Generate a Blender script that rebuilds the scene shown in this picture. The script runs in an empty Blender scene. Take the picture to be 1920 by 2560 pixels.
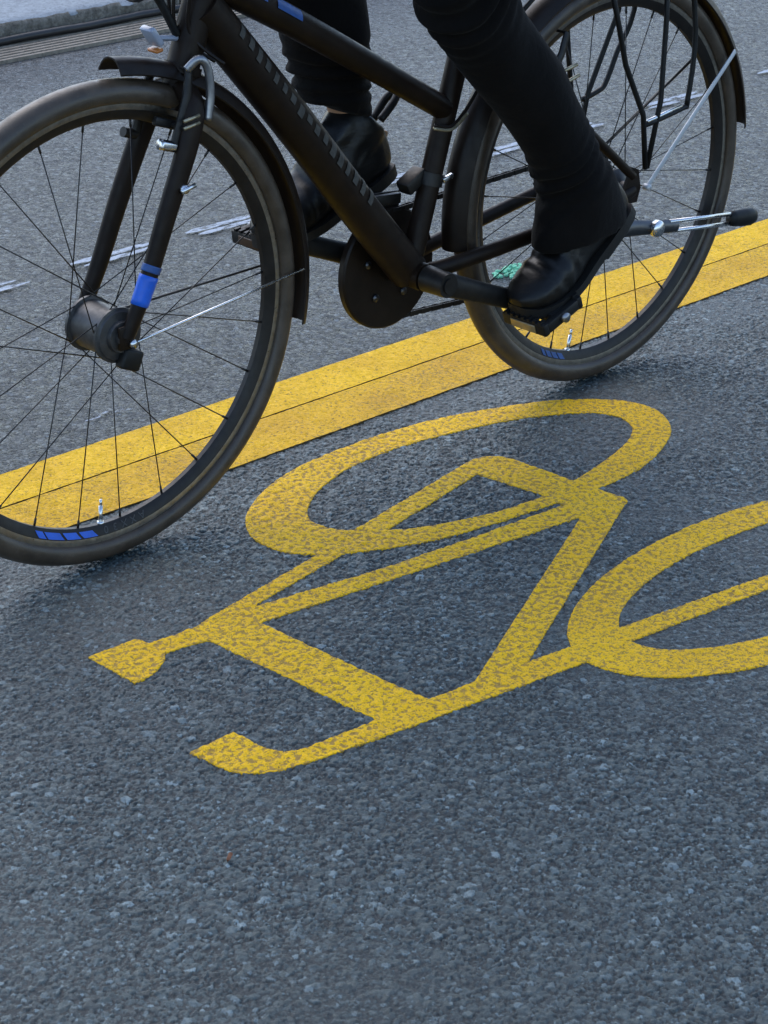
import bpy, bmesh, math, random
import numpy as np
from mathutils import Vector, Matrix, Euler, noise
from mathutils.geometry import delaunay_2d_cdt
random.seed(7)
PI = math.pi
sc = bpy.context.scene
COL = sc.collection

# ------------------------------------------------------------------ helpers
def link(o, parent=None):
    COL.objects.link(o)
    if parent is not None:
        o.parent = parent
    return o

def tag(o, label=None, cat=None, group=None, kind=None):
    for k, v in (('label', label), ('category', cat), ('group', group), ('kind', kind)):
        if v: o[k] = v
    return o

def empty(name, loc):
    o = bpy.data.objects.new(name, None)
    o.empty_display_size = .1
    COL.objects.link(o); o.location = loc
    return o

def obj(name, bm, mat, parent=None, smooth=True, at=None, autosmooth=None):
    """link a bmesh given in world coordinates as one mesh object; origin put at `at` (world)"""
    me = bpy.data.meshes.new(name)
    bmesh.ops.recalc_face_normals(bm, faces=bm.faces[:])
    bm.to_mesh(me); bm.free()
    mats = mat if isinstance(mat, (list, tuple)) else [mat]
    for m in mats: me.materials.append(m)
    if smooth:
        me.polygons.foreach_set('use_smooth', [True]*len(me.polygons))
        if autosmooth:
            me.set_sharp_from_angle(angle=math.radians(autosmooth))
    o = bpy.data.objects.new(name, me)
    COL.objects.link(o)
    if parent is not None:
        o.parent = parent
        w = wloc(parent)
        o.location = -w
    return o

def wloc(o):
    v = Vector((0, 0, 0))
    while o is not None:
        v += o.location; o = o.parent
    return v

def frame_from(d):
    d = d.normalized()
    a = Vector((0, 1, 0)) if abs(d.y) < .9 else Vector((1, 0, 0))
    u = d.cross(a).normalized(); v = d.cross(u).normalized()
    return u, v

def smooth_path(pts, n=6):
    """Catmull-Rom through points (each a tuple of floats)"""
    P = [tuple(p) for p in pts]
    out = []
    for i in range(len(P)-1):
        p0 = P[max(i-1, 0)]; p1 = P[i]; p2 = P[i+1]; p3 = P[min(i+2, len(P)-1)]
        for k in range(n):
            t = k/n
            out.append(tuple(.5*((2*b)+(c-a)*t+(2*a-5*b+4*c-d)*t*t+(3*b-a-3*c+d)*t**3) for a, b, c, d in zip(p0, p1, p2, p3)))
    out.append(P[-1])
    return out

def tube(bm, pts, r, seg=12, cap=True, flat=None):
    """tube along points; r a number or a list; flat=(a,b,updir) makes an oval section"""
    P = [Vector(p[:3]) for p in pts]
    n = len(P)
    R = r if isinstance(r, (list, tuple)) else [r]*n
    rings = []
    u = v = None
    for i in range(n):
        d = (P[min(i+1, n-1)]-P[max(i-1, 0)])
        if d.length < 1e-9: d = Vector((0, 0, 1))
        d.normalize()
        if u is None:
            if flat:
                u = Vector(flat[2]); u = (u-d*u.dot(d)).normalized(); v = d.cross(u)
            else:
                u, v = frame_from(d)
        else:
            u = (u-d*u.dot(d)).normalized(); v = d.cross(u).normalized()
        fa, fb = (flat[0], flat[1]) if flat else (1, 1)
        rings.append([bm.verts.new(P[i]+u*(math.cos(2*PI*k/seg)*R[i]*fa)+v*(math.sin(2*PI*k/seg)*R[i]*fb)) for k in range(seg)])
    for a, b in zip(rings, rings[1:]):
        for k in range(seg):
            bm.faces.new((a[k], a[(k+1) % seg], b[(k+1) % seg], b[k]))
    if cap:
        bm.faces.new(rings[0][::-1]); bm.faces.new(rings[-1])
    return rings

def loft(bm, rings, cap=True):
    V = [[bm.verts.new(p) for p in r] for r in rings]
    s = len(V[0])
    for a, b in zip(V, V[1:]):
        for k in range(s):
            bm.faces.new((a[k], a[(k+1) % s], b[(k+1) % s], b[k]))
    if cap:
        bm.faces.new(V[0][::-1]); bm.faces.new(V[-1])

def lathe(bm, prof, c, seg=96, a0=0, a1=2*PI, closed=True, mats=None):
    """revolve profile [(r, y)...] (closed loop) about the Y axis through c"""
    full = abs(a1-a0-2*PI) < 1e-6
    n = seg if full else seg+1
    rings = []
    for i in range(n):
        a = a0+(a1-a0)*i/seg
        rings.append([bm.verts.new((c[0]+r*math.cos(a), c[1]+y, c[2]+r*math.sin(a))) for r, y in prof])
    m = len(prof)
    for i in range(seg):
        A, B = rings[i], rings[(i+1) % n]
        for k in range(m if closed else m-1):
            f = bm.faces.new((A[k], A[(k+1) % m], B[(k+1) % m], B[k]))
            if mats: f.material_index = mats[k]
    if not full and closed:
        bm.faces.new(rings[0][::-1]); bm.faces.new(rings[-1])

def box(bm, c, s, rot=None, bev=0.0):
    M = Matrix.Translation(Vector(c)) @ (rot.to_4x4() if rot is not None else Matrix.Identity(4)) @ Matrix.Diagonal((*s, 1))
    r = bmesh.ops.create_cube(bm, size=1, matrix=M)
    if bev > 0:
        es = list({e for v in r['verts'] for e in v.link_edges})
        bmesh.ops.bevel(bm, geom=es, offset=bev, segments=2, profile=.5, affect='EDGES')

def basis(xd, yd=(0, 1, 0)):
    """rotation whose local X is xd and local Y is near yd"""
    x = Vector(xd).normalized(); y = Vector(yd); y = (y-x*y.dot(x)).normalized(); z = x.cross(y)
    return Matrix((x, y, z)).transposed()

def prism(bm, poly, z0, z1):
    a = [bm.verts.new((x, y, z0)) for x, y in poly]; b = [bm.verts.new((x, y, z1)) for x, y in poly]
    n = len(poly)
    for i in range(n): bm.faces.new((a[i], a[(i+1) % n], b[(i+1) % n], b[i]))
    bm.faces.new(a[::-1]); bm.faces.new(b)

def remesh_bm(bm, voxel, smooth_it=2):
    me = bpy.data.meshes.new('tmp'); bm.to_mesh(me); bm.free()
    o = bpy.data.objects.new('tmp', me); COL.objects.link(o)
    m = o.modifiers.new('r', 'REMESH'); m.mode = 'VOXEL'; m.voxel_size = voxel
    s = o.modifiers.new('s', 'SMOOTH'); s.factor = .5; s.iterations = smooth_it
    dg = bpy.context.evaluated_depsgraph_get(); dg.update()
    ev = o.evaluated_get(dg); em = ev.to_mesh()
    nb = bmesh.new(); nb.from_mesh(em); ev.to_mesh_clear()
    bpy.data.objects.remove(o); bpy.data.meshes.remove(me)
    return nb

# ------------------------------------------------------------------ materials
class NT:
    def __init__(s, name):
        s.m = bpy.data.materials.new(name); s.m.use_nodes = True
        s.t = s.m.node_tree; s.b = s.t.nodes['Principled BSDF']; s.out = s.t.nodes['Material Output']
        s.co = None
    def n(s, typ, **kw):
        nd = s.t.nodes.new(typ)
        for k, v in kw.items(): setattr(nd, k, v)
        return nd
    def l(s, a, b): s.t.links.new(a, b)
    def pos(s):
        if s.co is None: s.co = s.n('ShaderNodeNewGeometry').outputs['Position']
        return s.co
    def obj(s):
        return s.n('ShaderNodeTexCoord').outputs['Object']
    def map(s, vec, scale=(1, 1, 1), loc=(0, 0, 0), rot=(0, 0, 0)):
        m = s.n('ShaderNodeMapping'); m.inputs['Scale'].default_value = scale; m.inputs['Location'].default_value = loc; m.inputs['Rotation'].default_value = rot
        s.l(vec, m.inputs[0]); return m.outputs[0]
    def noise(s, vec, scale, detail=4, rough=.6, dist=0):
        x = s.n('ShaderNodeTexNoise'); x.inputs['Scale'].default_value = scale; x.inputs['Detail'].default_value = detail
        x.inputs['Roughness'].default_value = rough; x.inputs['Distortion'].default_value = dist
        s.l(vec, x.inputs['Vector']); return x.outputs['Fac']
    def vor(s, vec, scale, feature='F1', rnd=1):
        x = s.n('ShaderNodeTexVoronoi', feature=feature); x.inputs['Scale'].default_value = scale; x.inputs['Randomness'].default_value = rnd
        s.l(vec, x.inputs['Vector']); return x
    def ramp(s, fac, stops, interp='LINEAR'):
        r = s.n('ShaderNodeValToRGB'); e = r.color_ramp; e.interpolation = interp
        while len(e.elements) < len(stops): e.elements.new(.5)
        for el, (p, c) in zip(e.elements, stops):
            el.position = p; el.color = (*c, 1) if isinstance(c, (tuple, list)) else (c, c, c, 1)
        s.l(fac, r.inputs[0]); return r.outputs[0]
    def math(s, op, a, b=None, clamp=False):
        x = s.n('ShaderNodeMath', operation=op); x.use_clamp = clamp
        for i, v in enumerate((a, b)):
            if v is None: continue
            if hasattr(v, 'is_linked'): s.l(v, x.inputs[i])
            else: x.inputs[i].default_value = v
        return x.outputs[0]
    def vmath(s, op, a, b=None, scale=None):
        x = s.n('ShaderNodeVectorMath', operation=op)
        for i, v in enumerate((a, b)):
            if v is None: continue
            if hasattr(v, 'is_linked'): s.l(v, x.inputs[i])
            else: x.inputs[i].default_value = v
        if scale is not None:
            if hasattr(scale, 'is_linked'): s.l(scale, x.inputs['Scale'])
            else: x.inputs['Scale'].default_value = scale
        return x.outputs[0]
    def mix(s, fac, a, b, blend='MIX'):
        x = s.n('ShaderNodeMix', data_type='RGBA', blend_type=blend)
        for sock, v in ((x.inputs[0], fac), (x.inputs[6], a), (x.inputs[7], b)):
            if hasattr(v, 'is_linked'): s.l(v, sock)
            elif isinstance(v, (tuple, list)): sock.default_value = (*v, 1)
            else: sock.default_value = v
        return x.outputs[2]
    def bump(s, h, strength=.5, dist=.002, normal=None):
        x = s.n('ShaderNodeBump'); x.inputs['Strength'].default_value = strength; x.inputs['Distance'].default_value = dist
        s.l(h, x.inputs['Height'])
        if normal is not None: s.l(normal, x.inputs['Normal'])
        return x.outputs[0]
    def set(s, **kw):
        names = dict(col='Base Color', rough='Roughness', metal='Metallic', spec='Specular IOR Level', nor='Normal', alpha='Alpha', coat='Coat Weight', trans='Transmission Weight', sheen='Sheen Weight', aniso='Anisotropic')
        for k, v in kw.items():
            i = s.b.inputs[names[k]]
            if hasattr(v, 'is_linked'): s.l(v, i)
            elif isinstance(v, (tuple, list)): i.default_value = (*v, 1) if len(v) == 3 else v
            else: i.default_value = v
        return s.m

def stone_field(n, P, tilt=.55, bumpstr=.55, dist=.0022):
    """stones of an asphalt surface: returns (cell random colour, crevice height, normal)"""
    wn = n.n('ShaderNodeTexNoise'); wn.inputs['Scale'].default_value = 190; wn.inputs['Detail'].default_value = 2; n.l(P, wn.inputs['Vector'])
    warp = wn.outputs['Color']
    P = n.vmath('ADD', P, n.vmath('MULTIPLY', n.vmath('SUBTRACT', warp, (.5, .5, .5)), (.011, .011, 0)))
    v = n.vor(P, 115)
    e = n.vor(P, 115, 'DISTANCE_TO_EDGE')
    v2 = n.vor(P, 290)
    fine = n.noise(P, 700, 3)
    return v, e, v2, fine, warp

def m_asphalt():
    n = NT('asphalt'); P = n.pos()
    v, e, v2, fine, warp = stone_field(n, P)
    big = n.noise(P, 1.1, 3); mid = n.noise(P, 9, 4)
    rnd = n.n('ShaderNodeSeparateColor'); n.l(v.outputs['Color'], rnd.inputs[0])
    rnd2 = n.n('ShaderNodeSeparateColor'); n.l(v2.outputs['Color'], rnd2.inputs[0])
    c = n.ramp(rnd.outputs[0], [(0, (.024, .027, .030)), (.4, (.050, .054, .058)), (.80, (.082, .088, .094)), (.93, (.13, .138, .15)), (1, (.25, .26, .29))])
    c2 = n.ramp(rnd2.outputs[1], [(0, (.022, .025, .028)), (.55, (.058, .062, .067)), (.85, (.10, .107, .115)), (1, (.27, .28, .31))])
    # where the surface is closed with binder the big stones are drowned in fines
    closed = n.ramp(n.math('ADD', n.math('MULTIPLY', mid, .75), n.math('MULTIPLY', n.noise(P, 38, 3), .45)), [(.52, 0), (.72, 1)])
    c = n.mix(n.math('MULTIPLY', closed, .8), c, c2)
    gap = n.ramp(e.outputs['Distance'], [(.02, 1), (.14, 0)])
    gap = n.math('MULTIPLY', gap, n.ramp(n.noise(P, 60, 3), [(.38, 0), (.55, 1)]))
    c = n.mix(n.math('MULTIPLY', gap, .85), c, (.008, .008, .008))  # gaps: dark bitumen, with the missing crevice shade painted in too
    c = n.mix(n.ramp(n.noise(P, 330, 2), [(.55, 0), (.75, .4)]), c, (.022, .023, .025))
    c = n.mix(n.ramp(big, [(.35, 0), (.7, .35)]), c, (.038, .040, .043))
    # sparse rusty and pale grit
    sp = n.vor(P, 28); sps = n.n('ShaderNodeSeparateColor'); n.l(sp.outputs['Color'], sps.inputs[0])
    spot = n.math('MULTIPLY', n.math('LESS_THAN', sp.outputs['Distance'], .11), n.math('GREATER_THAN', sps.outputs[0], .82))
    c = n.mix(n.math('MULTIPLY', spot, .6), c, n.ramp(sps.outputs[1], [(0, (.12, .075, .05)), (.35, (.3, .3, .32)), (1, (.42, .42, .45))]))
    # each stone lies a little tilted: facets
    off = n.vmath('SUBTRACT', v.outputs['Color'], (.5, .5, .5)); off = n.vmath('MULTIPLY', off, (1.05, 1.05, 0))
    off2 = n.vmath('MULTIPLY', n.vmath('SUBTRACT', v2.outputs['Color'], (.5, .5, .5)), (.9, .9, 0))
    g = n.n('ShaderNodeNewGeometry').outputs['Normal']
    nn = n.vmath('NORMALIZE', n.vmath('ADD', n.vmath('ADD', g, off), off2))
    h = n.math('ADD', n.math('MULTIPLY', n.ramp(e.outputs['Distance'], [(0, 0), (.16, 1)]), n.math('ADD', n.math('MULTIPLY', rnd.outputs[2], 1.2), .35)), n.math('MULTIPLY', fine, .55))
    h = n.math('ADD', h, n.math('MULTIPLY', n.ramp(v2.outputs['Distance'], [(0, 1), (.6, 0)]), .35))
    nor = n.bump(h, .95, .0032, nn)
    ro = n.ramp(rnd.outputs[1], [(0, .26), (.6, .46), (1, .7)])
    c = n.mix(1.0, c, (.54, .69, .77), 'MULTIPLY')
    return n.set(col=c, rough=ro, spec=.42, nor=nor)

def m_relief():
    n = NT('asphalt_relief'); P = n.pos()
    a = n.n('ShaderNodeAttribute'); a.attribute_name = 'tone'
    c = n.ramp(a.outputs['Fac'], [(0, (.012, .013, .013)), (.26, (.028, .030, .031)), (.32, (.040, .045, .047)), (.62, (.064, .074, .076)), (.82, (.090, .103, .106)), (.92, (.135, .150, .160)), (1, (.27, .295, .32))])
    c = n.mix(n.ramp(n.noise(P, 260, 3), [(.5, 0), (.72, .55)]), c, (.026, .028, .029))
    c = n.mix(n.ramp(n.noise(P, 1.7, 4), [(.38, 0), (.66, .5)]), c, (.032, .035, .036))
    c = n.mix(n.ramp(n.noise(P, 55, 3), [(.62, 0), (.78, .3)]), c, (.050, .047, .041))
    sp = n.vor(P, 33); sps = n.n('ShaderNodeSeparateColor'); n.l(sp.outputs['Color'], sps.inputs[0])
    spot = n.math('MULTIPLY', n.math('LESS_THAN', sp.outputs['Distance'], .05), n.math('GREATER_THAN', sps.outputs[0], .86))
    c = n.mix(n.math('MULTIPLY', spot, .8), c, (.5, .52, .54))
    c = n.mix(1.0, c, (.82, 1.0, .97), 'MULTIPLY')
    cr = n.vor(P, 240)
    off = n.vmath('MULTIPLY', n.vmath('SUBTRACT', cr.outputs['Color'], (.5, .5, .5)), (.55, .55, 0))
    g = n.n('ShaderNodeNewGeometry').outputs['Normal']
    nn = n.vmath('NORMALIZE', n.vmath('ADD', g, off))
    h = n.math('ADD', n.noise(P, 1100, 3), n.math('MULTIPLY', n.noise(P, 450, 2), .9))
    ro = n.ramp(n.noise(P, 210, 2), [(.35, .30), (.7, .62)])
    return n.set(col=c, rough=ro, spec=.45, nor=n.bump(h, .85, .0012, nn))

def m_paint(name, c_hi, c_lo, c_worn, worn, streak, sc_blotch=85, tiltamt=.35, relief=False):
    """thick road paint: asphalt relief shows through, blotches where grit and dirt took the colour"""
    n = NT(name); P = n.pos()
    v, e, v2, fine, warp = stone_field(n, P)
    tone = n.noise(P, 7, 4)
    c = n.mix(n.ramp(tone, [(.35, 0), (.65, 1)]), c_lo, c_hi)
    c = n.mix(n.ramp(n.noise(P, 420, 3), [(.45, 0), (.75, .5)]), c, c_worn)
    bl = n.math('ADD', n.math('MULTIPLY', n.noise(P, sc_blotch, 4, .68, .5), .62), n.math('MULTIPLY', n.noise(P, sc_blotch*2.6, 3, .65), .38))
    mod = n.noise(P, 4.5, 3)
    th = n.math('ADD', bl, n.math('MULTIPLY', n.math('SUBTRACT', mod, .5), streak))
    if relief:
        pa = n.n('ShaderNodeAttribute'); pa.attribute_name = 'pit'
        th = n.math('ADD', th, n.math('MULTIPLY', n.math('SUBTRACT', pa.outputs['Fac'], .5), .22))
    w = n.ramp(th, [(worn-.015, 0), (worn+.055, 1)])
    c = n.mix(n.math('MULTIPLY', w, .88), c, c_worn)
    c = n.mix(n.ramp(n.noise(P, 190, 2), [(.60, 0), (.70, .75)]), c, tuple(x*.5 for x in c_worn))
    c = n.mix(n.ramp(n.noise(P, 620, 2), [(.64, 0), (.76, .5)]), c, (.9, .74, .3))
    off = n.vmath('MULTIPLY', n.vmath('SUBTRACT', v.outputs['Color'], (.5, .5, .5)), (tiltamt, tiltamt, 0))
    off2 = n.vmath('MULTIPLY', n.vmath('SUBTRACT', v2.outputs['Color'], (.5, .5, .5)), (tiltamt, tiltamt, 0))
    g = n.n('ShaderNodeNewGeometry').outputs['Normal']
    nn = n.vmath('NORMALIZE', n.vmath('ADD', n.vmath('ADD', g, off), off2))
    h = n.math('ADD', n.ramp(e.outputs['Distance'], [(0, 0), (.2, 1)]), n.math('MULTIPLY', fine, .8))
    nor = n.bump(n.math('SUBTRACT', h, n.math('MULTIPLY', w, .5)), .55, .0016, nn)
    return n.set(col=c, rough=.6, spec=.1, nor=nor)

def m_worn_white(name='worn_white_paint', lo=.60, hi=.78):
    n = NT(name); P = n.pos()
    v, e, v2, fine, warp = stone_field(n, P)
    w = n.math('ADD', n.noise(n.map(P, (.35, 1, 1)), 75, 4, .7), n.math('MULTIPLY', n.noise(P, 13, 2), .25))
    a = n.ramp(w, [(lo, 1), (hi, 0)])
    c = n.ramp(n.noise(P, 200, 2), [(.3, (.23, .275, .33)), (.7, (.37, .42, .49))])
    nor = n.bump(fine, .4, .001)
    return n.set(col=c, rough=.6, alpha=a, nor=nor)

def m_simple(name, col, rough=.5, metal=0, spec=.5, noise_amt=.25, nscale=40, bump=.0, bscale=300, bdist=.0005, coat=0):
    n = NT(name); P = n.obj()
    f = n.noise(P, nscale, 4)
    c = n.mix(n.ramp(f, [(.3, 0), (.7, 1)]), tuple(x*(1-noise_amt) for x in col), tuple(min(1, x*(1+noise_amt)) for x in col))
    r = n.ramp(n.noise(P, nscale*2.3, 3), [(.3, max(.02, rough-.07)), (.7, min(1, rough+.1))])
    kw = dict(col=c, rough=r, metal=metal, spec=spec)
    if bump: kw['nor'] = n.bump(n.noise(P, bscale, 3), bump, bdist)
    if coat: kw['coat'] = coat
    return n.set(**kw)

def m_fabric(name, col):
    n = NT(name); P = n.obj()
    f = n.noise(P, 14, 4)
    c = n.mix(n.ramp(f, [(.3, 0), (.75, 1)]), tuple(x*.7 for x in col), tuple(x*1.5 for x in col))
    h = n.math('ADD', n.noise(n.map(P, (1, 1, 1)), 26, 3), n.math('MULTIPLY', n.noise(P, 900, 2), .12))
    return n.set(col=c, rough=.9, spec=.12, sheen=.028, nor=n.bump(h, .5, .006))

def m_leather(name, col):
    n = NT(name); P = n.obj()
    c = n.mix(n.ramp(n.noise(P, 20, 4), [(.35, 0), (.7, 1)]), col, tuple(x*1.8 for x in col))
    h = n.math('ADD', n.math('MULTIPLY', n.noise(n.map(P, (1, 1, 2.4)), 22, 3, .6, .8), 1), n.math('MULTIPLY', n.noise(P, 500, 3), .05))
    r = n.ramp(n.noise(P, 35, 3), [(.3, .30), (.7, .5)])
    return n.set(col=c, rough=r, spec=.32, nor=n.bump(h, .3, .004))

def m_rubber(name, col, rough):
    n = NT(name); P = n.obj()
    c = n.mix(n.ramp(n.noise(P, 30, 5), [(.35, 0), (.75, 1)]), col, tuple(x*2.0 for x in col))
    c = n.mix(n.ramp(n.noise(P, 260, 2), [(.6, 0), (.75, .45)]), c, (.10, .085, .065))
    r = n.ramp(n.noise(P, 60, 3), [(.3, rough-.08), (.7, rough+.14)])
    return n.set(col=c, rough=r, spec=.5, nor=n.bump(n.noise(P, 420, 3), .35, .0006))

def m_granite(name, a, b, scale, bstr, bdist):
    n = NT(name); P = n.pos()
    v = n.vor(P, scale*3)
    s = n.n('ShaderNodeSeparateColor'); n.l(v.outputs['Color'], s.inputs[0])
    c = n.mix(n.ramp(n.noise(P, scale, 5, .65), [(.35, 0), (.65, 1)]), a, b)
    c = n.mix(n.ramp(s.outputs[0], [(.7, 0), (1, .5)]), c, tuple(x*.3 for x in a))
    return n.set(col=c, rough=.8, spec=.3, nor=n.bump(n.noise(P, scale*.9, 5, .7), bstr, bdist))

M = {}
M['asphalt'] = m_asphalt()
M['asphalt_relief'] = m_relief()
M['symbol'] = m_paint('yellow_symbol_paint', (.97, .555, .006), (.89, .49, .008), (.33, .195, .055), .518, .12, 150, .2, True)
M['line_far'] = m_paint('yellow_line_paint', (.94, .545, .003), (.80, .44, .006), (.50, .29, .045), .565, .30, 190, .3)
M['line_near'] = m_paint('dull_yellow_line_paint', (.85, .475, .004), (.70, .37, .008), (.40, .235, .05), .535, .30, 190, .3)
M['edge'] = m_simple('shaded_paint_edge', (.10, .062, .02), .8, 0, .2, .4, 120)  # dark side walls: the thickness shadow of the strips painted as colour
M['white'] = m_worn_white()
M['scuff'] = m_worn_white('faint_scuff_paint', .46, .56)
M['rubber'] = m_rubber('tyre_rubber', (.042, .030, .020), .36)
M['rim'] = m_simple('black_rim', (.016, .0125, .010), .42, 0, .3, .3, 60)
M['track'] = m_simple('brake_track_metal', (.30, .27, .23), .34, 1, .5, .2, 90)
M['spoke'] = m_simple('spoke_steel', (.014, .013, .012), .4, .3)
M['frame'] = m_simple('black_frame_paint', (.0145, .0084, .0050), .45, 0, .18, .3, 30)  # black with the yellow line's reflection put in as a brown tint
M['guard'] = m_simple('mudguard_plastic', (.014, .009, .0062), .42, 0, .22, .3, 25)
M['plastic'] = m_simple('black_plastic', (.008, .008, .0078), .5, 0, .3, .3, 40)
M['dull'] = m_simple('dark_metal', (.022, .020, .018), .45, .5, .5, .3, 60)
M['silver'] = m_simple('bright_metal', (.72, .72, .72), .24, 1, .5, .12, 80)
M['alloy'] = m_simple('grey_alloy', (.30, .30, .31), .36, .9, .5, .2, 60)
M['darkalloy'] = m_simple('dark_alloy', (.10, .10, .105), .34, .9, .5, .2, 60)
M['hub'] = m_simple('grey_hub_shell', (.075, .072, .07), .45, .6, .5, .3, 60)
M['blue'] = m_simple('blue_decal', (.012, .12, .62), .4, 0, .5, .15, 50)
M['bluedark'] = m_simple('dark_blue_decal', (.02, .075, .24), .45, 0, .5, .3, 50)
M['grey'] = m_simple('grey_lettering', (.07, .064, .054), .6, 0, .3, .3, 120)
M['letter'] = m_simple('rim_lettering', (.055, .055, .056), .5, 0, .4, .2, 120)
M['strip'] = m_simple('pale_strip', (.52, .53, .54), .42, .25, .5, .1, 40)
M['amber'] = m_simple('amber_plastic', (.42, .13, .02), .3, 0, .5, .15, 60)
M['amberdark'] = m_simple('dark_amber_plastic', (.06, .03, .012), .35, 0, .5, .15, 60)
M['cream'] = m_simple('brassy_metal', (.42, .36, .24), .35, .8, .5, .15, 60)
M['lens'] = m_simple('clear_lens', (.30, .32, .38), .15, 0, .6, .08, 50)
M['trouser'] = m_fabric('black_trouser_cloth', (.0045, .0035, .0030))
M['jacket'] = m_fabric('dark_jacket_cloth', (.02, .021, .024))
M['boot'] = m_leather('black_boot_leather', (.0050, .0046, .0042))
M['sole'] = m_simple('boot_sole', (.009, .008, .007), .6, 0, .4, .3, 80)
M['skin'] = m_simple('skin', (.45, .26, .16), .5, 0, .4, .08, 30)
M['lip'] = m_simple('lip', (.32, .12, .10), .45, 0, .4, .1, 60)
M['hair'] = m_simple('brown_hair', (.05, .03, .018), .55, 0, .4, .4, 200, .4, 300, .002)
M['tan'] = m_simple('tan_tab', (.40, .24, .13), .6, 0, .3, .15, 60)
M['kerb'] = m_granite('granite_kerb', (.24, .215, .175), (.11, .095, .075), 70, .9, .012)
M['paving'] = m_granite('pavement_stone', (.30, .33, .35), (.21, .23, .245), 60, .4, .003)
M['concrete'] = m_granite('channel_concrete', (.30, .255, .20), (.20, .165, .125), 45, .4, .003)
M['cable'] = m_simple('cable_black', (.014, .013, .013), .42, 0, .5, .4, 15, .3, 200, .001)
M['groove'] = m_simple('channel_groove', (.045, .035, .028), .8, 0, .2, .4, 40)
M['green'] = m_simple('green_foam', (.22, .60, .38), .6, 0, .3, .35, 150)
M['leaf'] = m_simple('dry_leaf', (.22, .10, .055), .7, 0, .3, .3, 200)

# ------------------------------------------------------------------ ground and kerb
def sheet(name, x0, x1, y0, y1, z, mat):
    bm = bmesh.new()
    bm.faces.new([bm.verts.new(p) for p in ((x0, y0, z), (x1, y0, z), (x1, y1, z), (x0, y1, z))])
    return obj(name, bm, mat, smooth=False)
tag(sheet('road', -150, 150, -150, 2.548, -.0055, M['asphalt']), kind='structure')

# the road near the camera: real relief of crushed stones set in dark binder
GX0, GY0, GS = -2.15, -1.62, .0015
GNX, GNY = int((1.35-GX0)/GS), int((.30-GY0)/GS)
rng = np.random.default_rng(11)
def vnoise(x, y, f, seed):
    """smooth value noise on arrays"""
    r = np.random.default_rng(seed).random((256, 256)).astype(np.float32)
    u, v = x*f+37.3, y*f+91.7
    iu, iv = np.floor(u).astype(int), np.floor(v).astype(int)
    a, b = u-iu, v-iv
    a = a*a*(3-2*a); b = b*b*(3-2*b)
    g = lambda i, j: r[(iu+i) % 256, (iv+j) % 256]
    return (g(0, 0)*(1-a)+g(1, 0)*a)*(1-b)+(g(0, 1)*(1-a)+g(1, 1)*a)*b
gx, gy = np.meshgrid(GX0+GS*np.arange(GNX), GY0+GS*np.arange(GNY), indexing='ij')
gx = gx.astype(np.float32); gy = gy.astype(np.float32)
closed = .55*vnoise(gx, gy, 2.3, 1)+.30*vnoise(gx, gy, 7, 2)+.15*vnoise(gx, gy, 24, 3)
closed += .16*np.clip((-.55-gx)/1.2, -1, 1)-.14*np.clip((-.75-gy)/.5, 0, 1)
binder = -.0023+.0015*np.clip((closed-.40)/.30, 0, 1)+.0007*(vnoise(gx, gy, 420, 4)-.5)+.0006*(vnoise(gx, gy, 150, 5)-.5)
H = binder.reshape(-1).copy()
TONE = (.10+.16*vnoise(gx, gy, 300, 6)).reshape(-1).astype(np.float32)
def lay_stones(n, r0, r1, ztop, zvar):
    cx = rng.uniform(GX0, GX0+GS*GNX, n); cy = rng.uniform(GY0, GY0+GS*GNY, n)
    r = r0+(r1-r0)*rng.random(n)**1.7
    top = ztop-zvar*rng.random(n)
    tx, ty = rng.normal(0, .21, n), rng.normal(0, .21, n)
    tone = rng.random(n)
    m = 6
    base = rng.random((n, 1))*2*np.pi+np.arange(m)[None]*2*np.pi/m+rng.normal(0, .25, (n, m))
    ca, sa = np.cos(base), np.sin(base)
    rr = r[:, None]*rng.uniform(.72, 1.15, (n, m))
    W = int(math.ceil(r1*1.25/GS))
    ci, cj = np.round((cx-GX0)/GS).astype(int), np.round((cy-GY0)/GS).astype(int)
    hi, ii, tt = [], [], []
    for di in range(-W, W+1):
        for dj in range(-W, W+1):
            i, j = ci+di, cj+dj
            ok = (i >= 0) & (i < GNX) & (j >= 0) & (j < GNY)
            dx = GX0+i*GS-cx; dy = GY0+j*GS-cy
            ok &= (dx*dx+dy*dy) < (r*1.3)**2
            k = np.nonzero(ok)[0]
            if len(k) == 0: continue
            q = np.max((dx[k, None]*ca[k]+dy[k, None]*sa[k])/rr[k], axis=1)
            d2 = np.sqrt(dx[k]**2+dy[k]**2)/r[k]
            q = .9*q+.1*d2
            f = q < 1.12
            k, q = k[f], q[f]
            h = top[k]+tx[k]*dx[k]+ty[k]*dy[k]-.0028*np.clip(q, 0, 2)**8
            hi.append(h); ii.append(i[k]*GNY+j[k]); tt.append(tone[k])
    h = np.concatenate(hi); idx = np.concatenate(ii); t = np.concatenate(tt)
    o = np.argsort(h, kind='stable'); h, idx, t = h[o], idx[o], t[o]
    hh = np.full(H.shape, -1.0); tn = np.zeros(H.shape, np.float32)
    hh[idx] = h; tn[idx] = t
    up = hh > H
    H[up] = hh[up]; TONE[up] = .3+.7*tn[up]
AREA = GS*GS*GNX*GNY
lay_stones(int(AREA*7000), .0036, .0078, .0000, .0008)
lay_stones(int(AREA*24000), .0022, .0044, -.0001, .0010)
lay_stones(int(AREA*48000), .0015, .0026, -.0004, .0013)
H = np.clip(H, -.0052, .0006).reshape(GNX, GNY).astype(np.float32)
TONE = TONE.reshape(GNX, GNY)

def inside_view(x, y, mrg):
    """the wedge of road that can be seen from about where the photographer stands"""
    a = (x+1.22)*1.52-(y+1.32)*2.42          # right of the lower-right border
    b = (y+.79)*.75-(x+1.80)*.96             # left of the left border
    return (a < mrg*2.8) & (b < mrg*1.2) & (x+y > -2.62-mrg)

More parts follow.
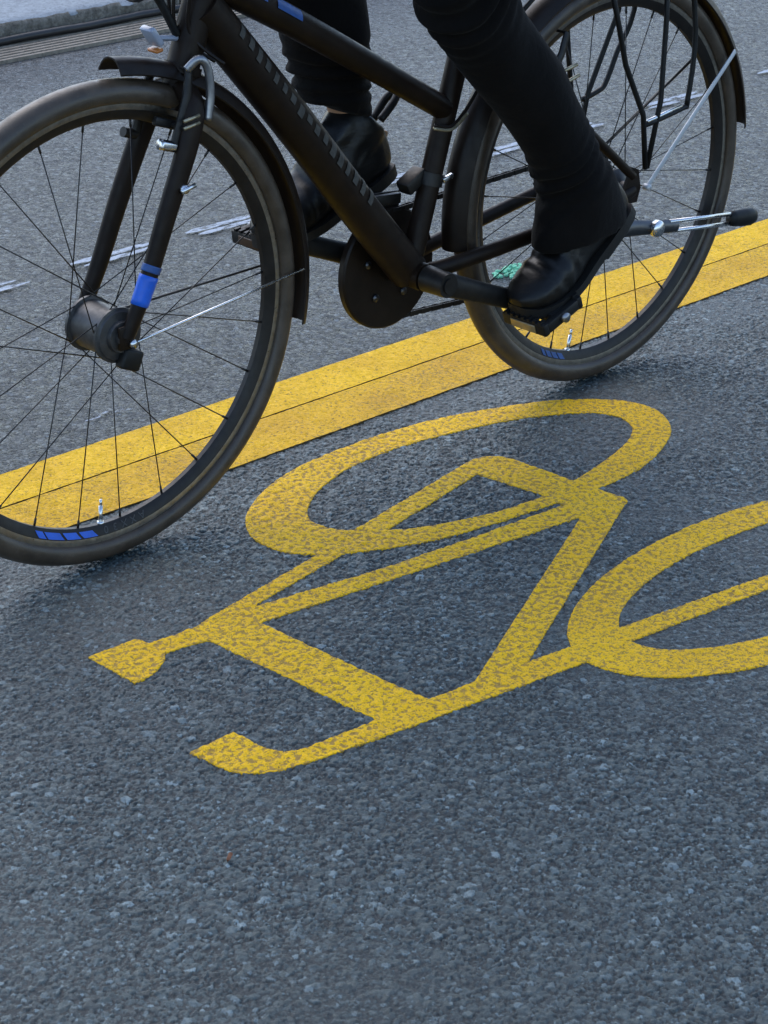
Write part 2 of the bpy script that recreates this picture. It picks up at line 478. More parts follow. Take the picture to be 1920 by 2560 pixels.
def grid_object(name, mask, Z, mats, attrs, edge_z=None, snap=None, parent=None):
    """mesh of the grid quads whose mask (per quad) is set, heights Z"""
    qi, qj = np.nonzero(mask)
    used = np.zeros((GNX, GNY), bool)
    for a, b in ((0, 0), (1, 0), (1, 1), (0, 1)): used[qi+a, qj+b] = True
    vid = np.full((GNX, GNY), -1, np.int64); vi, vj = np.nonzero(used); vid[vi, vj] = np.arange(len(vi))
    co = np.stack([gx[vi, vj], gy[vi, vj], Z[vi, vj]], 1).astype(np.float32)
    if snap is not None: co = snap(co, vi, vj)
    F = np.stack([vid[qi, qj], vid[qi+1, qj], vid[qi+1, qj+1], vid[qi, qj+1]], 1).astype(np.int32)
    me = bpy.data.meshes.new(name)
    me.vertices.add(len(co)); me.vertices.foreach_set('co', co.ravel())
    me.loops.add(F.size); me.loops.foreach_set('vertex_index', F.ravel())
    me.polygons.add(len(F)); me.polygons.foreach_set('loop_start', np.arange(0, F.size, 4, dtype=np.int32)); me.polygons.foreach_set('loop_total', np.full(len(F), 4, np.int32))
    me.polygons.foreach_set('use_smooth', np.ones(len(F), bool))
    for k, arr in attrs.items():
        at = me.attributes.new(k, 'FLOAT', 'POINT'); at.data.foreach_set('value', arr[vi, vj].astype(np.float32))
    me.update(calc_edges=True); me.validate()
    for m_ in mats: me.materials.append(m_)
    o = bpy.data.objects.new(name, me); COL.objects.link(o)
    if parent is not None: o.parent = parent; o.location = -wloc(parent)
    return o
qm = inside_view(gx[:-1, :-1], gy[:-1, :-1], .45)
tag(grid_object('road', qm, H, [M['asphalt_relief']], {'tone': TONE}), kind='structure')

sheet('pavement', -150, 150, 2.90, 150, .058, M['paving'])['kind'] = 'structure'

# ribbed drain channel: slabs end to end, each with raised ribs
slabs = [(-6.0 + .8*i) for i in range(20)]
for i, x0 in enumerate(slabs):
    bm = bmesh.new()
    y0, y1 = 2.549, 2.694
    n = 6; pitch = (y1-y0)/n
    prof = [(y0, -.03)]
    for k in range(n):
        a = y0+k*pitch
        prof += [(a+.001, .004), (a+pitch*.52, .004), (a+pitch*.58, -.014), (a+pitch*.94, -.014)]
    prof += [(y1, .004), (y1, -.03)]
    L = [bm.verts.new((x0+.003, y, z)) for y, z in prof]; R = [bm.verts.new((x0+.797, y, z)) for y, z in prof]
    m = len(prof)
    for k in range(m):
        bm.faces.new((L[k], L[(k+1) % m], R[(k+1) % m], R[k]))
    bm.faces.new(L[::-1]); bm.faces.new(R)
    o = obj('channel_slab', bm, M['concrete'], smooth=False)
    tag(o, kind='structure')
bm = bmesh.new()
box(bm, (2, 2.62, -.06), (20, .15, .05))
tag(obj('channel_bed', bm, M['groove'], smooth=False), kind='structure')

# granite kerb stones
kx = -6.25
i = 0
while kx < 10:
    Lk = 1.25
    bm = bmesh.new()
    nx, ny = 90, 6
    prof = [(2.702, -.05), (2.704, .01), (2.703, .03), (2.706, .048), (2.715, .056), (2.76, .0585), (2.83, .0595), (2.899, .0595), (2.899, -.05)]
    rings = []
    for a in range(nx+1):
        x = kx+.004+(Lk-.008)*a/nx
        ring = []
        for q, (y, z) in enumerate(prof):
            d = 0
            if 0 < q < 6:
                d = noise.noise(Vector((x*22, y*60+i, z*60)))*.006 + noise.noise(Vector((x*60, y*150, z*140)))*.004
            ring.append(Vector((x, y+(d if q < 5 else 0), z+(d*.4 if q >= 3 else 0))))
        rings.append(ring)
    loft(bm, rings)
    o = obj('kerb_stone', bm, M['kerb'] if False else [M['kerb'], M['paving']], smooth=True, autosmooth=50)
    for p in o.data.polygons:
        if p.normal.z > .8: p.material_index = 1
    tag(o, kind='structure')
    kx += Lk; i += 1

# black cable lying in the gutter at the kerb's foot
bm = bmesh.new()
pts = [(-6+.1*k, 2.690+.003*math.sin(k*.9), .0155+.0015*math.sin(k*1.7)) for k in range(161)]
tube(bm, pts, .0115, 12)
tag(obj('cable', bm, M['cable']), 'black cable lying along the foot of the granite kerb beside the ribbed gutter channel', 'cable')

# ------------------------------------------------------------------ road markings
def union_mesh(polys, z0, z1):
    """union of overlapping 2-D polygons as one raised sheet"""
    V, F, Ed = [], [], []
    for p in polys:
        ar = sum(p[i-1][0]*p[i][1]-p[i][0]*p[i-1][1] for i in range(len(p)))
        if ar < 0: p = p[::-1]
        b = len(V)
        V += [Vector((x, y)) for x, y in p]
        F.append(list(range(b, b+len(p))))
    r = delaunay_2d_cdt(V, [], F, 0, 1e-5)
    bm = bmesh.new()
    vs = [bm.verts.new((v.x, v.y, z1)) for v in r[0]]
    for f, src in zip(r[2], r[5]):
        if not src: continue
        try: bm.faces.new([vs[i] for i in f])
        except ValueError: pass
    for v in [v for v in bm.verts if not v.link_faces]: bm.verts.remove(v)
    bmesh.ops.recalc_face_normals(bm, faces=bm.faces[:])
    for f in bm.faces:
        if f.normal.z < 0: f.normal_flip()
    edges = [e for e in bm.edges if len(e.link_faces) == 1]
    low = {}
    for e in edges:
        for v in e.verts:
            if v not in low: low[v] = bm.verts.new((v.co.x, v.co.y, z0))
    for e in edges:
        a, b = e.verts
        bm.faces.new((a, b, low[b], low[a])).material_index = 1
    return bm

def cyc(pts, n=5):
    N = len(pts); out = []
    for i in range(N):
        p0, p1, p2, p3 = pts[i-1], pts[i], pts[(i+1) % N], pts[(i+2) % N]
        for k in range(n):
            t = k/n
            out.append(tuple(.5*((2*b)+(c-a)*t+(2*a-5*b+4*c-d)*t*t+(3*b-a-3*c+d)*t**3) for a, b, c, d in zip(p0, p1, p2, p3)))
    return out

def strip_ring(O, I):
    n = len(O)
    return [[O[i], O[(i+1) % n], I[(i+1) % n], I[i]] for i in range(n)]

def resample(loop, c, n=120):
    """radial resampling of a closed loop round c so that two loops pair up"""
    out = []
    for k in range(n):
        a = 2*PI*k/n; d = Vector((math.cos(a), .45*math.sin(a)))
        best = None
        for i in range(len(loop)):
            p = Vector(loop[i])-Vector(c); q = Vector(loop[(i+1) % len(loop)])-Vector(c)
            e = q-p; den = d.x*e.y-d.y*e.x
            if abs(den) < 1e-12: continue
            t = (p.x*e.y-p.y*e.x)/den; u = (p.x*d.y-p.y*d.x)/den
            if t > 0 and -1e-6 <= u <= 1+1e-6: best = t if best is None else max(best, t)
        out.append((c[0]+d.x*best, c[1]+d.y*best))
    for _ in range(2):
        out = [((out[i-1][0]+2*out[i][0]+out[(i+1) % n][0])/4, (out[i-1][1]+2*out[i][1]+out[(i+1) % n][1])/4) for i in range(n)]
    return out

O1 = [(-0.863, -0.172), (-0.84, -0.202), (-0.804, -0.23), (-0.755, -0.255), (-0.698, -0.279), (-0.63, -0.297), (-0.554, -0.309), (-0.48, -0.317), (-.37, -.329), (-0.264, -0.326), (-0.199, -0.311), (-0.125, -0.279), (-0.08, -0.248), (-0.043, -0.192), (-0.042, -0.143), (-0.059, -0.107), (-0.11, -0.056), (-0.174, -0.018), (-0.273, 0.02), (-0.378, 0.047), (-0.495, 0.058), (-0.592, 0.056), (-0.654, 0.049), (-0.733, 0.025), (-0.81, -0.019), (-0.845, -0.053), (-0.869, -0.097), (-0.872, -0.133)]
I1 = [(-0.751, -0.166), (-0.705, -0.213), (-0.658, -0.240), (-0.594, -0.264), (-0.521, -0.282), (-0.446, -0.289), (-.375, -.284), (-0.309, -0.273), (-0.248, -0.259), (-0.185, -0.24), (-0.142, -0.216), (-0.121, -0.195), (-0.112, -0.159), (-0.128, -0.123), (-0.157, -0.098), (-0.222, -0.062), (-0.296, -0.036), (-0.377, -0.018), (-0.46, -0.004), (-0.543, -0.003), (-0.602, -0.011), (-0.672, -0.034), (-0.719, -0.061), (-0.743, -0.08), (-0.756, -0.095), (-0.766, -0.119), (-0.763, -0.142)]
C1 = (-.45, -.145)
ro, ri = resample(cyc(O1), C1), resample(cyc(I1), C1)
polys = strip_ring(ro, ri)
def ell(cx, cy, a, b, rot=0, n=120):
    return [(cx+a*math.cos(2*PI*k/n)*math.cos(rot)-b*math.sin(2*PI*k/n)*math.sin(rot), cy+a*math.cos(2*PI*k/n)*math.sin(rot)+b*math.sin(2*PI*k/n)*math.cos(rot)) for k in range(n)]
polys += strip_ring(ell(-.3778, -.7038, .407, .192, math.radians(-1)), ell(-.379, -.702, .318, .128, math.radians(-1.5)))
polys += [
    # fork stay A from the wheel down to the frame node, and up to the rounded apex
    [(-1.087, -.251), (-.84, -.205), (-.734, -.179), (-.434, -.119), (-.405, -.166), (-.456, -.163), (-.705, -.215), (-.812, -.231), (-1.002, -.264), (-1.03, -.285)],
    [(-.456, -.163), (-.434, -.119), (-.414, -.117), (-.398, -.122), (-.385, -.131), (-.376, -.143), (-.371, -.158), (-.370, -.173), (-.362, -.277), (-.356, -.336), (-.351, -.372), (-.352, -.384), (-.358, -.392), (-.366, -.395), (-.449, -.381), (-.441, -.339), (-.441, -.327), (-.439, -.282)],
    # bar B
    [(-.445, -.331), (-.60, -.320), (-.789, -.302), (-.997, -.268), (-1.06, -.262), (-1.10, -.29), (-1.035, -.309), (-.822, -.335), (-.445, -.381), (-.42, -.36)],
    # bar C
    [(-.452, -.379), (-.935, -.623), (-.93, -.655), (-.845, -.655), (-.841, -.633), (-.366, -.394), (-.40, -.37)],
    # lower bar with the bent grip
    [(-1.32, -.507), (-1.248, -.504), (-1.2455, -.545), (-1.244, -.560), (-1.240, -.573), (-1.232, -.584), (-1.221, -.592), (-1.21, -.595), (-1.098, -.606), (-1.011, -.614), (-.935, -.622), (-.841, -.633), (-.755, -.646), (-.70, -.67), (-.75, -.693), (-.783, -.688), (-1.117, -.643), (-1.205, -.629), (-1.236, -.623), (-1.262, -.616), (-1.284, -.606), (-1.301, -.591), (-1.313, -.575)],
    # thick bar
    [(-1.034, -.300), (-1.018, -.534), (-1.009, -.618), (-1.05, -.63), (-1.096, -.612), (-1.119, -.300), (-1.08, -.28)],
    # post and saddle
    [(-1.02, -.285), (-1.087, -.2515), (-1.107, -.257), (-1.145, -.255), (-1.186, -.2505), (-1.186, -.2885), (-1.15, -.293), (-1.119, -.300), (-1.05, -.31)],
    [(-1.184, -.249), (-1.185, -.238), (-1.189, -.229), (-1.267, -.225), (-1.265, -.325), (-1.242, -.325), (-1.222, -.318), (-1.206, -.309), (-1.194, -.300), (-1.184, -.288)],
    # spoke of the second wheel
    [(-.72, -.648), (-.674, -.654), (-.398, -.692), (-.12, -.729), (-.12, -.758), (-.436, -.721), (-.693, -.691), (-.73, -.68)],
]
bm = union_mesh(polys, 0, .001)
# inside test and outline of the union, on the road grid
tris = [[(v.co.x, v.co.y) for v in f.verts] for f in bm.faces if abs(f.normal.z) > .5]
segs = np.array([[(e.verts[0].co.x, e.verts[0].co.y), (e.verts[1].co.x, e.verts[1].co.y)] for e in bm.edges if e.verts[0].co.z > 0 and e.verts[1].co.z > 0 and any(abs(f.normal.z) < .5 for f in e.link_faces)])
bm.free()
INS = np.zeros((GNX, GNY), bool)
for t in tris:
    (ax_, ay_), (bx_, by_), (cx_, cy_) = t[:3]
    i0 = max(0, int((min(ax_, bx_, cx_)-GX0)/GS)); i1 = min(GNX, int((max(ax_, bx_, cx_)-GX0)/GS)+2)
    j0 = max(0, int((min(ay_, by_, cy_)-GY0)/GS)); j1 = min(GNY, int((max(ay_, by_, cy_)-GY0)/GS)+2)
    if i0 >= i1 or j0 >= j1: continue
    X, Y = gx[i0:i1, j0:j1], gy[i0:i1, j0:j1]
    d1 = (bx_-ax_)*(Y-ay_)-(by_-ay_)*(X-ax_); d2 = (cx_-bx_)*(Y-by_)-(cy_-by_)*(X-bx_); d3 = (ax_-cx_)*(Y-cy_)-(ay_-cy_)*(X-cx_)
    INS[i0:i1, j0:j1] |= ((d1 >= 0) & (d2 >= 0) & (d3 >= 0)) | ((d1 <= 0) & (d2 <= 0) & (d3 <= 0))
def blur(A, n):
    for _ in range(n):
        A = (A+np.roll(A, 1, 0)+np.roll(A, -1, 0)+np.roll(A, 1, 1)+np.roll(A, -1, 1))/5
    return A
HB = blur(H, 4)
HL = blur(H, 20)
PIT = np.clip((HL-HB)/.0013+.5, 0, 1)
ZP = HB*.5+HL*.5+.0014
Q = INS[:-1, :-1] | INS[1:, :-1] | INS[1:, 1:] | INS[:-1, 1:]
def snap_outline(co, vi, vj):
    out = np.nonzero(~INS[vi, vj])[0]
    A, B = segs[:, 0], segs[:, 1]; D = B-A; L2 = (D**2).sum(1)+1e-12
    for k0 in range(0, len(out), 4000):
        k = out[k0:k0+4000]; P = co[k, :2].astype(float)
        t = np.clip(((P[:, None]-A[None])*D[None]).sum(2)/L2, 0, 1)
        C = A[None]+t[:, :, None]*D[None]
        d = ((P[:, None]-C)**2).sum(2); b = d.argmin(1)
        C_ = C[np.arange(len(k)), b]
        wob = (vnoise(C_[:, 0], C_[:, 1], 160, 21)-.5)*.0014+(vnoise(C_[:, 0], C_[:, 1], 480, 22)-.5)*.0009
        n_ = P-C_; n_ /= np.linalg.norm(n_, axis=1)[:, None]+1e-9
        co[k, :2] = C_+n_*wob[:, None]
        co[k, 2] = HB[vi[k], vj[k]]-.0006
    return co
tag(grid_object('bicycle_symbol', Q, ZP, [M['symbol']], {'pit': PIT}, snap=snap_outline), 'large mottled yellow bicycle pictogram painted on the asphalt in front of the moving bicycle', 'road marking')

def stripe(parent, y0, y1, mat, label):
    poly = []
    n = 2400
    xs = [-4+8*k/n for k in range(n+1)]
    lo = [(x, y0+noise.noise(Vector((x*30, y0*50, 0)))*.0012+noise.noise(Vector((x*150, y0*50, 7)))*.0008) for x in [-40]+xs+[40]]
    hi = [(x, y1+noise.noise(Vector((x*30, y1*50, 3)))*.0012+noise.noise(Vector((x*150, y1*50, 9)))*.0008) for x in [-40]+xs+[40]]
    bm = bmesh.new()
    A = [bm.verts.new((x, y, .0018)) for x, y in lo]; B = [bm.verts.new((x, y, .0018)) for x, y in hi]
    A0 = [bm.verts.new((x, y, -.0056)) for x, y in lo]; B0 = [bm.verts.new((x, y, -.0056)) for x, y in hi]
    for i in range(len(A)-1):
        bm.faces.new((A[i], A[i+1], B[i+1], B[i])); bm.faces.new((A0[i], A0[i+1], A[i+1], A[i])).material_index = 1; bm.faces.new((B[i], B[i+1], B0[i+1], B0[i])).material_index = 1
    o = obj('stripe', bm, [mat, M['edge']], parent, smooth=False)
    o['label'] = label
    return o
ll = empty('lane_line', (0, .23, 0))
tag(ll, 'long yellow lane line of two strips with a dark seam, passing under the bicycle wheels', 'road marking')
stripe(ll, .1145, .2340, M['line_near'], 'duller near strip')
stripe(ll, .2378, .3400, M['line_far'], 'brighter far strip')

def dash(x0, x1, y, label, seam=True):
    bm = bmesh.new()
    def edge_strip(a, b, ya, yb):
        n = max(6, int((b-a)/.012)); up, lo = [], []
        for k in range(n+1):
            x = a+(b-a)*k/n
            f = min(1, min(k, n-k)/ (n*.18)+.25)
            mid = (ya+yb)/2; hw = (yb-ya)/2*f
            up.append((x, mid+hw+random.uniform(-.001, .001)))
            lo.append((x, mid-hw+random.uniform(-.001, .001)))
        U = [bm.verts.new((x, y_, -.0015)) for x, y_ in up]; Lw = [bm.verts.new((x, y_, -.0015)) for x, y_ in lo]
        for k in range(n): bm.faces.new((Lw[k], Lw[k+1], U[k+1], U[k]))
    edge_strip(x0, x1-.015, y+.0035, y+.023)
    edge_strip(x0+.015, x1, y-.021, y-.0035)
    return tag(obj('white_dash', bm, M['white'], smooth=False), label, 'road marking', 'worn white dashes beyond the bicycle')
dash(-.78, -.445, 1.078, 'worn white dash at the left edge of the road, left of the front fork')
dash(-.325, -.105, 1.083, 'worn white dash crossed by the far fork blade')
dash(-.03, .17, 1.085, 'worn white dash between the near fork blade and the front tyre')
dash(.40, .66, 1.086, 'worn white dash seen between the down tube and the seat tube')
dash(.80, 1.05, 1.090, 'worn white dash seen between the rear tyre and the trouser leg')
dash(1.12, 1.265, 1.095, 'short worn white dash just behind the calf, seen through the rear wheel')
dash(1.44, 1.69, 1.112, 'worn white dash behind the rear wheel, seen through the rack struts')
dash(1.945, 2.25, 1.125, 'worn white dash at the right edge of the road, beyond the rear mudguard')

# faint scuffs, spray patch, leaf
bm = bmesh.new()
for (x, y, w, h) in ((-.71, .43, .10, .016),):
    n = 14
    vs = [bm.verts.new((x+w*math.cos(2*PI*k/n)*(.7+.5*random.random()), y+h*math.sin(2*PI*k/n)*(.6+.6*random.random()), -.0015)) for k in range(n)]
    bm.faces.new(vs)
tag(obj('white_scuff', bm, M['scuff'], smooth=False), 'faint white scuff on the asphalt just beyond the yellow line, seen through the front wheel', 'paint mark')
bm = bmesh.new()
for k in range(170):
    a = random.uniform(0, 2*PI); r = math.sqrt(random.random())
    x = .315+.060*r*math.cos(a); y = .478+.030*r*math.sin(a)
    s = random.uniform(.0025, .007)
    bmesh.ops.create_icosphere(bm, subdivisions=1, radius=s, matrix=Matrix.Translation((x, y, s*.4-.0055)) @ Matrix.Diagonal((1, .8, random.uniform(.4, 1), 1)))
tag(obj('green_litter', bm, M['green']), 'small patch of bright green crumbs on the asphalt by the yellow line, behind the boot', 'litter')
bm = bmesh.new()
g = 8
P0 = [(-1.0+2*k/g) for k in range(g+1)]
rows = []
for t in P0:
    w = .003*math.sqrt(max(0, 1-t*t))+.0002
    rows.append([bm.verts.new((-1.434+t*.006, -.720+s*w+.002*t, .002+.0035*abs(s)+.002*math.sin(3*t))) for s in (-1, 0, 1)])
for a, b in zip(rows, rows[1:]):
    for k in range(2): bm.faces.new((a[k], a[k+1], b[k+1], b[k]))
o = obj('dry_leaf', bm, M['leaf']); m = o.modifiers.new('thick', 'SOLIDIFY'); m.thickness = .0006
tag(o, 'tiny reddish dry leaf on the bare asphalt in the foreground', 'leaf')

# ------------------------------------------------------------------ bicycle
RT, RH = .35, .35
HUBR = Vector((0, 0, RH)); HUBF = Vector((-1.052, 0, RH))
BB = Vector((-.455, 0, .295))
bike = empty('bicycle', (-.53, 0, 0))
tag(bike, 'dark touring bicycle with mudguards and rear rack, ridden along the yellow line', 'bicycle')

def wheel(c, front):
    bm = bmesh.new()
    prof = [(.2945, -.004), (.2945, .004), (.300, .0085), (.3085, .0112), (.3095, .0116), (.3185, .0116), (.3195, .0105), (.3195, -.0105), (.3185, -.0116), (.3095, -.0116), (.3085, -.0112), (.300, -.0085)]
    mats = [0, 0, 0, 0, 1, 0, 0, 0, 1, 0, 0, 0]
    lathe(bm, prof, c, 128, mats=mats)
    w = obj('wheel', bm, [M['rim'], M['track']], bike, autosmooth=35)
    # tyre
    bm = bmesh.new()
    prof = []
    for k in range(24):
        a = 2*PI*k/24
        rr, yy = .0192*math.cos(a), .0205*math.sin(a)
        if math.cos(a) < -.55: rr = -.0125; 
        prof.append((RT-.0192+rr, yy))
    lathe(bm, prof, c, 144)
    obj('tyre', bm, M['rubber'], w)
    # hub
    bm = bmesh.new()
    if front:
        fl, fy, core = .0400, .031, .033
        pr = [(.007, -.056), (.0135, -.055), (.0135, -.047), (.022, -.0465), (.0235, -.040), (.0345, -.0385), (.0365, -.0355), (fl, -.0345), (fl, -.0300), (.0352, -.0290), (.0345, -.025), (.0345, .025), (.0352, .0290), (fl, .0300), (fl, .0345), (.0365, .0355), (.0345, .0385), (.0235, .040), (.022, .0465), (.0135, .047), (.0135, .055), (.007, .056)]
    else:
        fl, fy, core = .030, .028, .020
        pr = [(.006, -.066), (.012, -.065), (.013, -.045), (.022, -.040), (fl, -.032), (fl, -.028), (core, -.022), (core, .022), (fl, .026), (fl, .030), (.022, .034), (.02, .040), (.012, .064), (.006, .065)]
    pr = [(0.0005, pr[0][1])]+pr+[(.0005, pr[-1][1])]
    lathe(bm, pr, c, 48, closed=False)
    hb_ = obj('hub', bm, M['hub'], w, autosmooth=28)
    if front:
        bm = bmesh.new(); box(bm, c+Vector((.012, -.043, -.036)), (.034, .018, .030), Euler((0, .4, 0)).to_matrix(), .004)
        obj('connector', bm, M['plastic'], hb_)
    # spokes (crossed lacing), every one its own mesh
    N = 24
    a0 = math.radians(3 if front else 8)
    for k in range(N):
        side = -1 if k % 2 else 1
        a = a0+2*PI*k/N
        lead = math.radians(62)*(1 if (k//2) % 2 else -1)
        p0 = c+Vector((fl*.93*math.cos(a+lead), side*fy, fl*.93*math.sin(a+lead)))
        p1 = c+Vector((.296*math.cos(a), side*.001, .296*math.sin(a)))
        bm = bmesh.new()
        pm = p1+(p0-p1)*.045
        tube(bm, [p0, pm], .00095, 6)
        tube(bm, [pm, p1], .0019, 6)
        obj('spoke', bm, M['spoke'], w)
    # valve with its nut
    va = math.radians(-94 if front else -103.4)
    d = Vector((math.cos(va), 0, math.sin(va)))
    bm = bmesh.new()
    tube(bm, [c+d*.297, c+d*.292], .0055, 6); tube(bm, [c+d*.297, c+d*.268], .0031, 8); tube(bm, [c+d*.268, c+d*.258], .0021, 8)
    obj('valve', bm, M['silver'], w)
    # slanted blue blocks on both rim flanks
    for side in (-1, 1):
        blocks = [(-.8, 4.6), (4.8, 4.6), (10.4, 5.4), (16.4, 2.6)] if front else [(-1.2, 2.6), (2.0, 2.6), (5.2, 2.4), (8.4, 1.6)]
        bm = bmesh.new()
        for q, (b0, bw) in enumerate(blocks):
            ang = math.degrees(va)-(b0+(4.0 if front else 5.0))
            rows = []
            for (r, y, sh) in ((.2985, .0082, .8), (.3035, .0100, 0), (.3078, .01125, -.8)):
                row = []
                for k in range(7):
                    a = math.radians(ang-bw*k/6-sh*1.1)
                    row.append(bm.verts.new(c+Vector((r*math.cos(a), side*(y+.0005), r*math.sin(a)))))
                rows.append(row)
            for A, B in zip(rows, rows[1:]):
                for k in range(6): bm.faces.new((A[k], A[k+1], B[k+1], B[k]))
        obj('rim_decal', bm, M['blue'] if front else M['bluedark'], w)
    # lettering along the rim after the valve
    if front:
        bmL = bmesh.new()
        word = 'AXX30'
        for q, ch in enumerate(word[::-1]):
            cu = bpy.data.curves.new('t', 'FONT'); cu.body = ch; cu.size = .0155; cu.align_x = 'CENTER'; cu.extrude = .0002
            to = bpy.data.objects.new('t', cu); COL.objects.link(to)
            dg = bpy.context.evaluated_depsgraph_get(); dg.update()
            me = to.evaluated_get(dg).to_mesh()
            a = math.radians(math.degrees(va)+.6+q*3.1)
            rad = Vector((math.cos(a), 0, math.sin(a)))
            # letter tops point outward (upside down at the wheel's foot), face towards -Y
            up = (rad*.0092+Vector((0, -.0026, 0))).normalized(); right = up.cross(Vector((0, -1, 0)).normalized()).normalized()
            out = right.cross(up)
            R3 = Matrix((right, up, out)).transposed().to_4x4()
            base = c+rad*.2975+Vector((0, -.0081, 0))
            tb = bmesh.new(); tb.from_mesh(me); tb.transform(Matrix.Translation(base) @ R3)
            tm = bpy.data.meshes.new('t'); tb.to_mesh(tm); tb.free(); bmL.from_mesh(tm); bpy.data.meshes.remove(tm)
            to.evaluated_get(dg).to_mesh_clear(); bpy.data.objects.remove(to); bpy.data.curves.remove(cu)
        obj('rim_lettering', bmL, M['letter'], w, smooth=False)
    return w
wf = wheel(HUBF, True); wr = wheel(HUBR, False)

# frame: one welded piece
SD = Vector((math.cos(math.radians(73)), 0, math.sin(math.radians(73))))     # seat tube direction
HT0, HT1 = Vector((-.898, 0, .690)), Vector((-.838, 0, .850))
ST = BB+SD*.46
DO_L, DO_R = Vector((.004, -.066, .352)), Vector((.004, .066, .352))
bm = bmesh.new()
tube(bm, [HT0, HT1], .0235, 20)
tube(bm, [HT0-(HT1-HT0).normalized()*.004, HT0+(HT1-HT0).normalized()*.008], .027, 20)
dt = [(-.866, 0, .775), (-.70, 0, .585), (-.55, 0, .405), (-.455, 0, .297)]
tube(bm, smooth_path(dt, 6), .0300, 20, flat=(1, 1.06, (0, 1, 0)))
tt = [(-.845, 0, .806), (-.70, 0, .728), (-.55, 0, .642), (-.385, 0, .545)]
tube(bm, smooth_path(tt, 6), [.0235-.005*i/18 for i in range(19)], 18)
tube(bm, [BB, ST], .0175, 18)
tube(bm, [BB+Vector((0, -.038, 0)), BB+Vector((0, .038, 0))], .0225, 20)
for s in (-1, 1):
    cs = [(-.452, s*.020, .297), (-.39, s*.042, .306), (-.22, s*.058, .322), (-.04, s*.066, .342), (.004, s*.066, .350)]
    tube(bm, smooth_path(cs, 5), [.0115-.003*i/20 for i in range(21)], 12, flat=(1.25, .95, (0, 0, 1)))
    ss = [(-.345, s*.016, .635), (-.28, s*.034, .600), (-.17, s*.055, .520), (.0, s*.066, .375)]
    tube(bm, smooth_path(ss, 5), .0078, 12)
    # drop-out plate
    prism_pts = [(-.022, .330), (.012, .328), (.020, .352), (.012, .385), (-.006, .392), (-.020, .362)]
    A = [bm.verts.new((x, s*.0635, z)) for x, z in prism_pts]; B = [bm.verts.new((x, s*.0685, z)) for x, z in prism_pts]
    for k in range(6): bm.faces.new((A[k], A[(k+1) % 6], B[(k+1) % 6], B[k]))
    bm.faces.new(A); bm.faces.new(B[::-1])
tube(bm, [(-.325, -.03, .618), (-.325, .03, .618)], .007, 10)      # stay bridge
fr = obj('frame', bm, M['frame'], bike, autosmooth=40)

def on_tube(bm, a, b, r, t0, t1, ang0, ang1, lift=.0006, n=6):
    """a patch wrapped on a straight tube a-b between fractions t0,t1 and angles (deg) round it; 0 = towards -Y, 90 = up"""
    a, b = Vector(a), Vector(b); d = (b-a).normalized()
    u = Vector((0, -1, 0)); v = d.cross(u).normalized()
    if v.z < 0: v = -v
    g = []
    for i in range(3):
        p = a+(b-a)*(t0+(t1-t0)*i/2)
        g.append([bm.verts.new(p+(u*math.cos(math.radians(ang0+(ang1-ang0)*k/n))+v*math.sin(math.radians(ang0+(ang1-ang0)*k/n)))*(r+lift)) for k in range(n+1)])
    for A, B in zip(g, g[1:]):
        for k in range(n): bm.faces.new((A[k], A[k+1], B[k+1], B[k]))

# grey block lettering on the down tube, worn to bare strokes
bm = bmesh.new()
for k in range(17):
    t = .10+.0375*k
    on_tube(bm, dt[0], dt[3], .0310, t+random.uniform(-.002, .002), t+random.uniform(.015, .022), random.uniform(4, 16), random.uniform(46, 64))
obj('lettering', bm, M['grey'], fr)
bm = bmesh.new()
for (t0, t1) in ((.06, .175), (.215, .315)):
    on_tube(bm, tt[0], tt[3], .0243, t0, t1, 18, 84)
obj('frame_decal', bm, M['bluedark'], fr)

# fork with blades, one piece
bm = bmesh.new()
ax = (HT1-HT0).normalized()
tube(bm, [HT0-ax*.055, HT0-ax*.004], [.021, .024], 20)
for s in (-1, 1):
    bl = [(-.905, s*.012, .668), (-.913, s*.040, .650), (-.930, s*.050, .605), (-.975, s*.0535, .510), (-1.010, s*.0545, .430), (-1.040, s*.0545, .372), (-1.052, s*.0545, .350)]
    sp = smooth_path(bl, 5)
    tube(bm, sp, [.021-.0105*(i/(len(sp)-1)) for i in range(len(sp))], 14, flat=(.72, 1.0, (0, 1, 0)))
    box(bm, (-1.052, s*.0535, .352), (.026, .007, .034), bev=.002)
fk = obj('fork', bm, M['frame'], bike, autosmooth=45)
for (a, b, r0, r1, mt) in (((-1.003, -.0545, .4455), (-1.0075, -.0545, .4365), .0153, .0151, 'bluedark'), ((-1.0095, -.0545, .432), (-1.0285, -.0545, .393), .0150, .0139, 'blue')):
    bm = bmesh.new()
    tube(bm, [Vector(a).lerp(Vector(b), k/6) for k in range(7)], [r0+(r1-r0)*k/6 for k in range(7)], 14, flat=(.76, 1.03, (0, 1, 0)))
    obj('blade_decal', bm, M[mt], fk)
bm = bmesh.new()
tube(bm, [(-.953, -.072, .547), (-.953, -.060, .547)], .006, 12); tube(bm, [(-.962, -.072, .5455), (-.938, -.072, .551)], .0036, 8)
obj('blade_bolt', bm, M['silver'], fk)

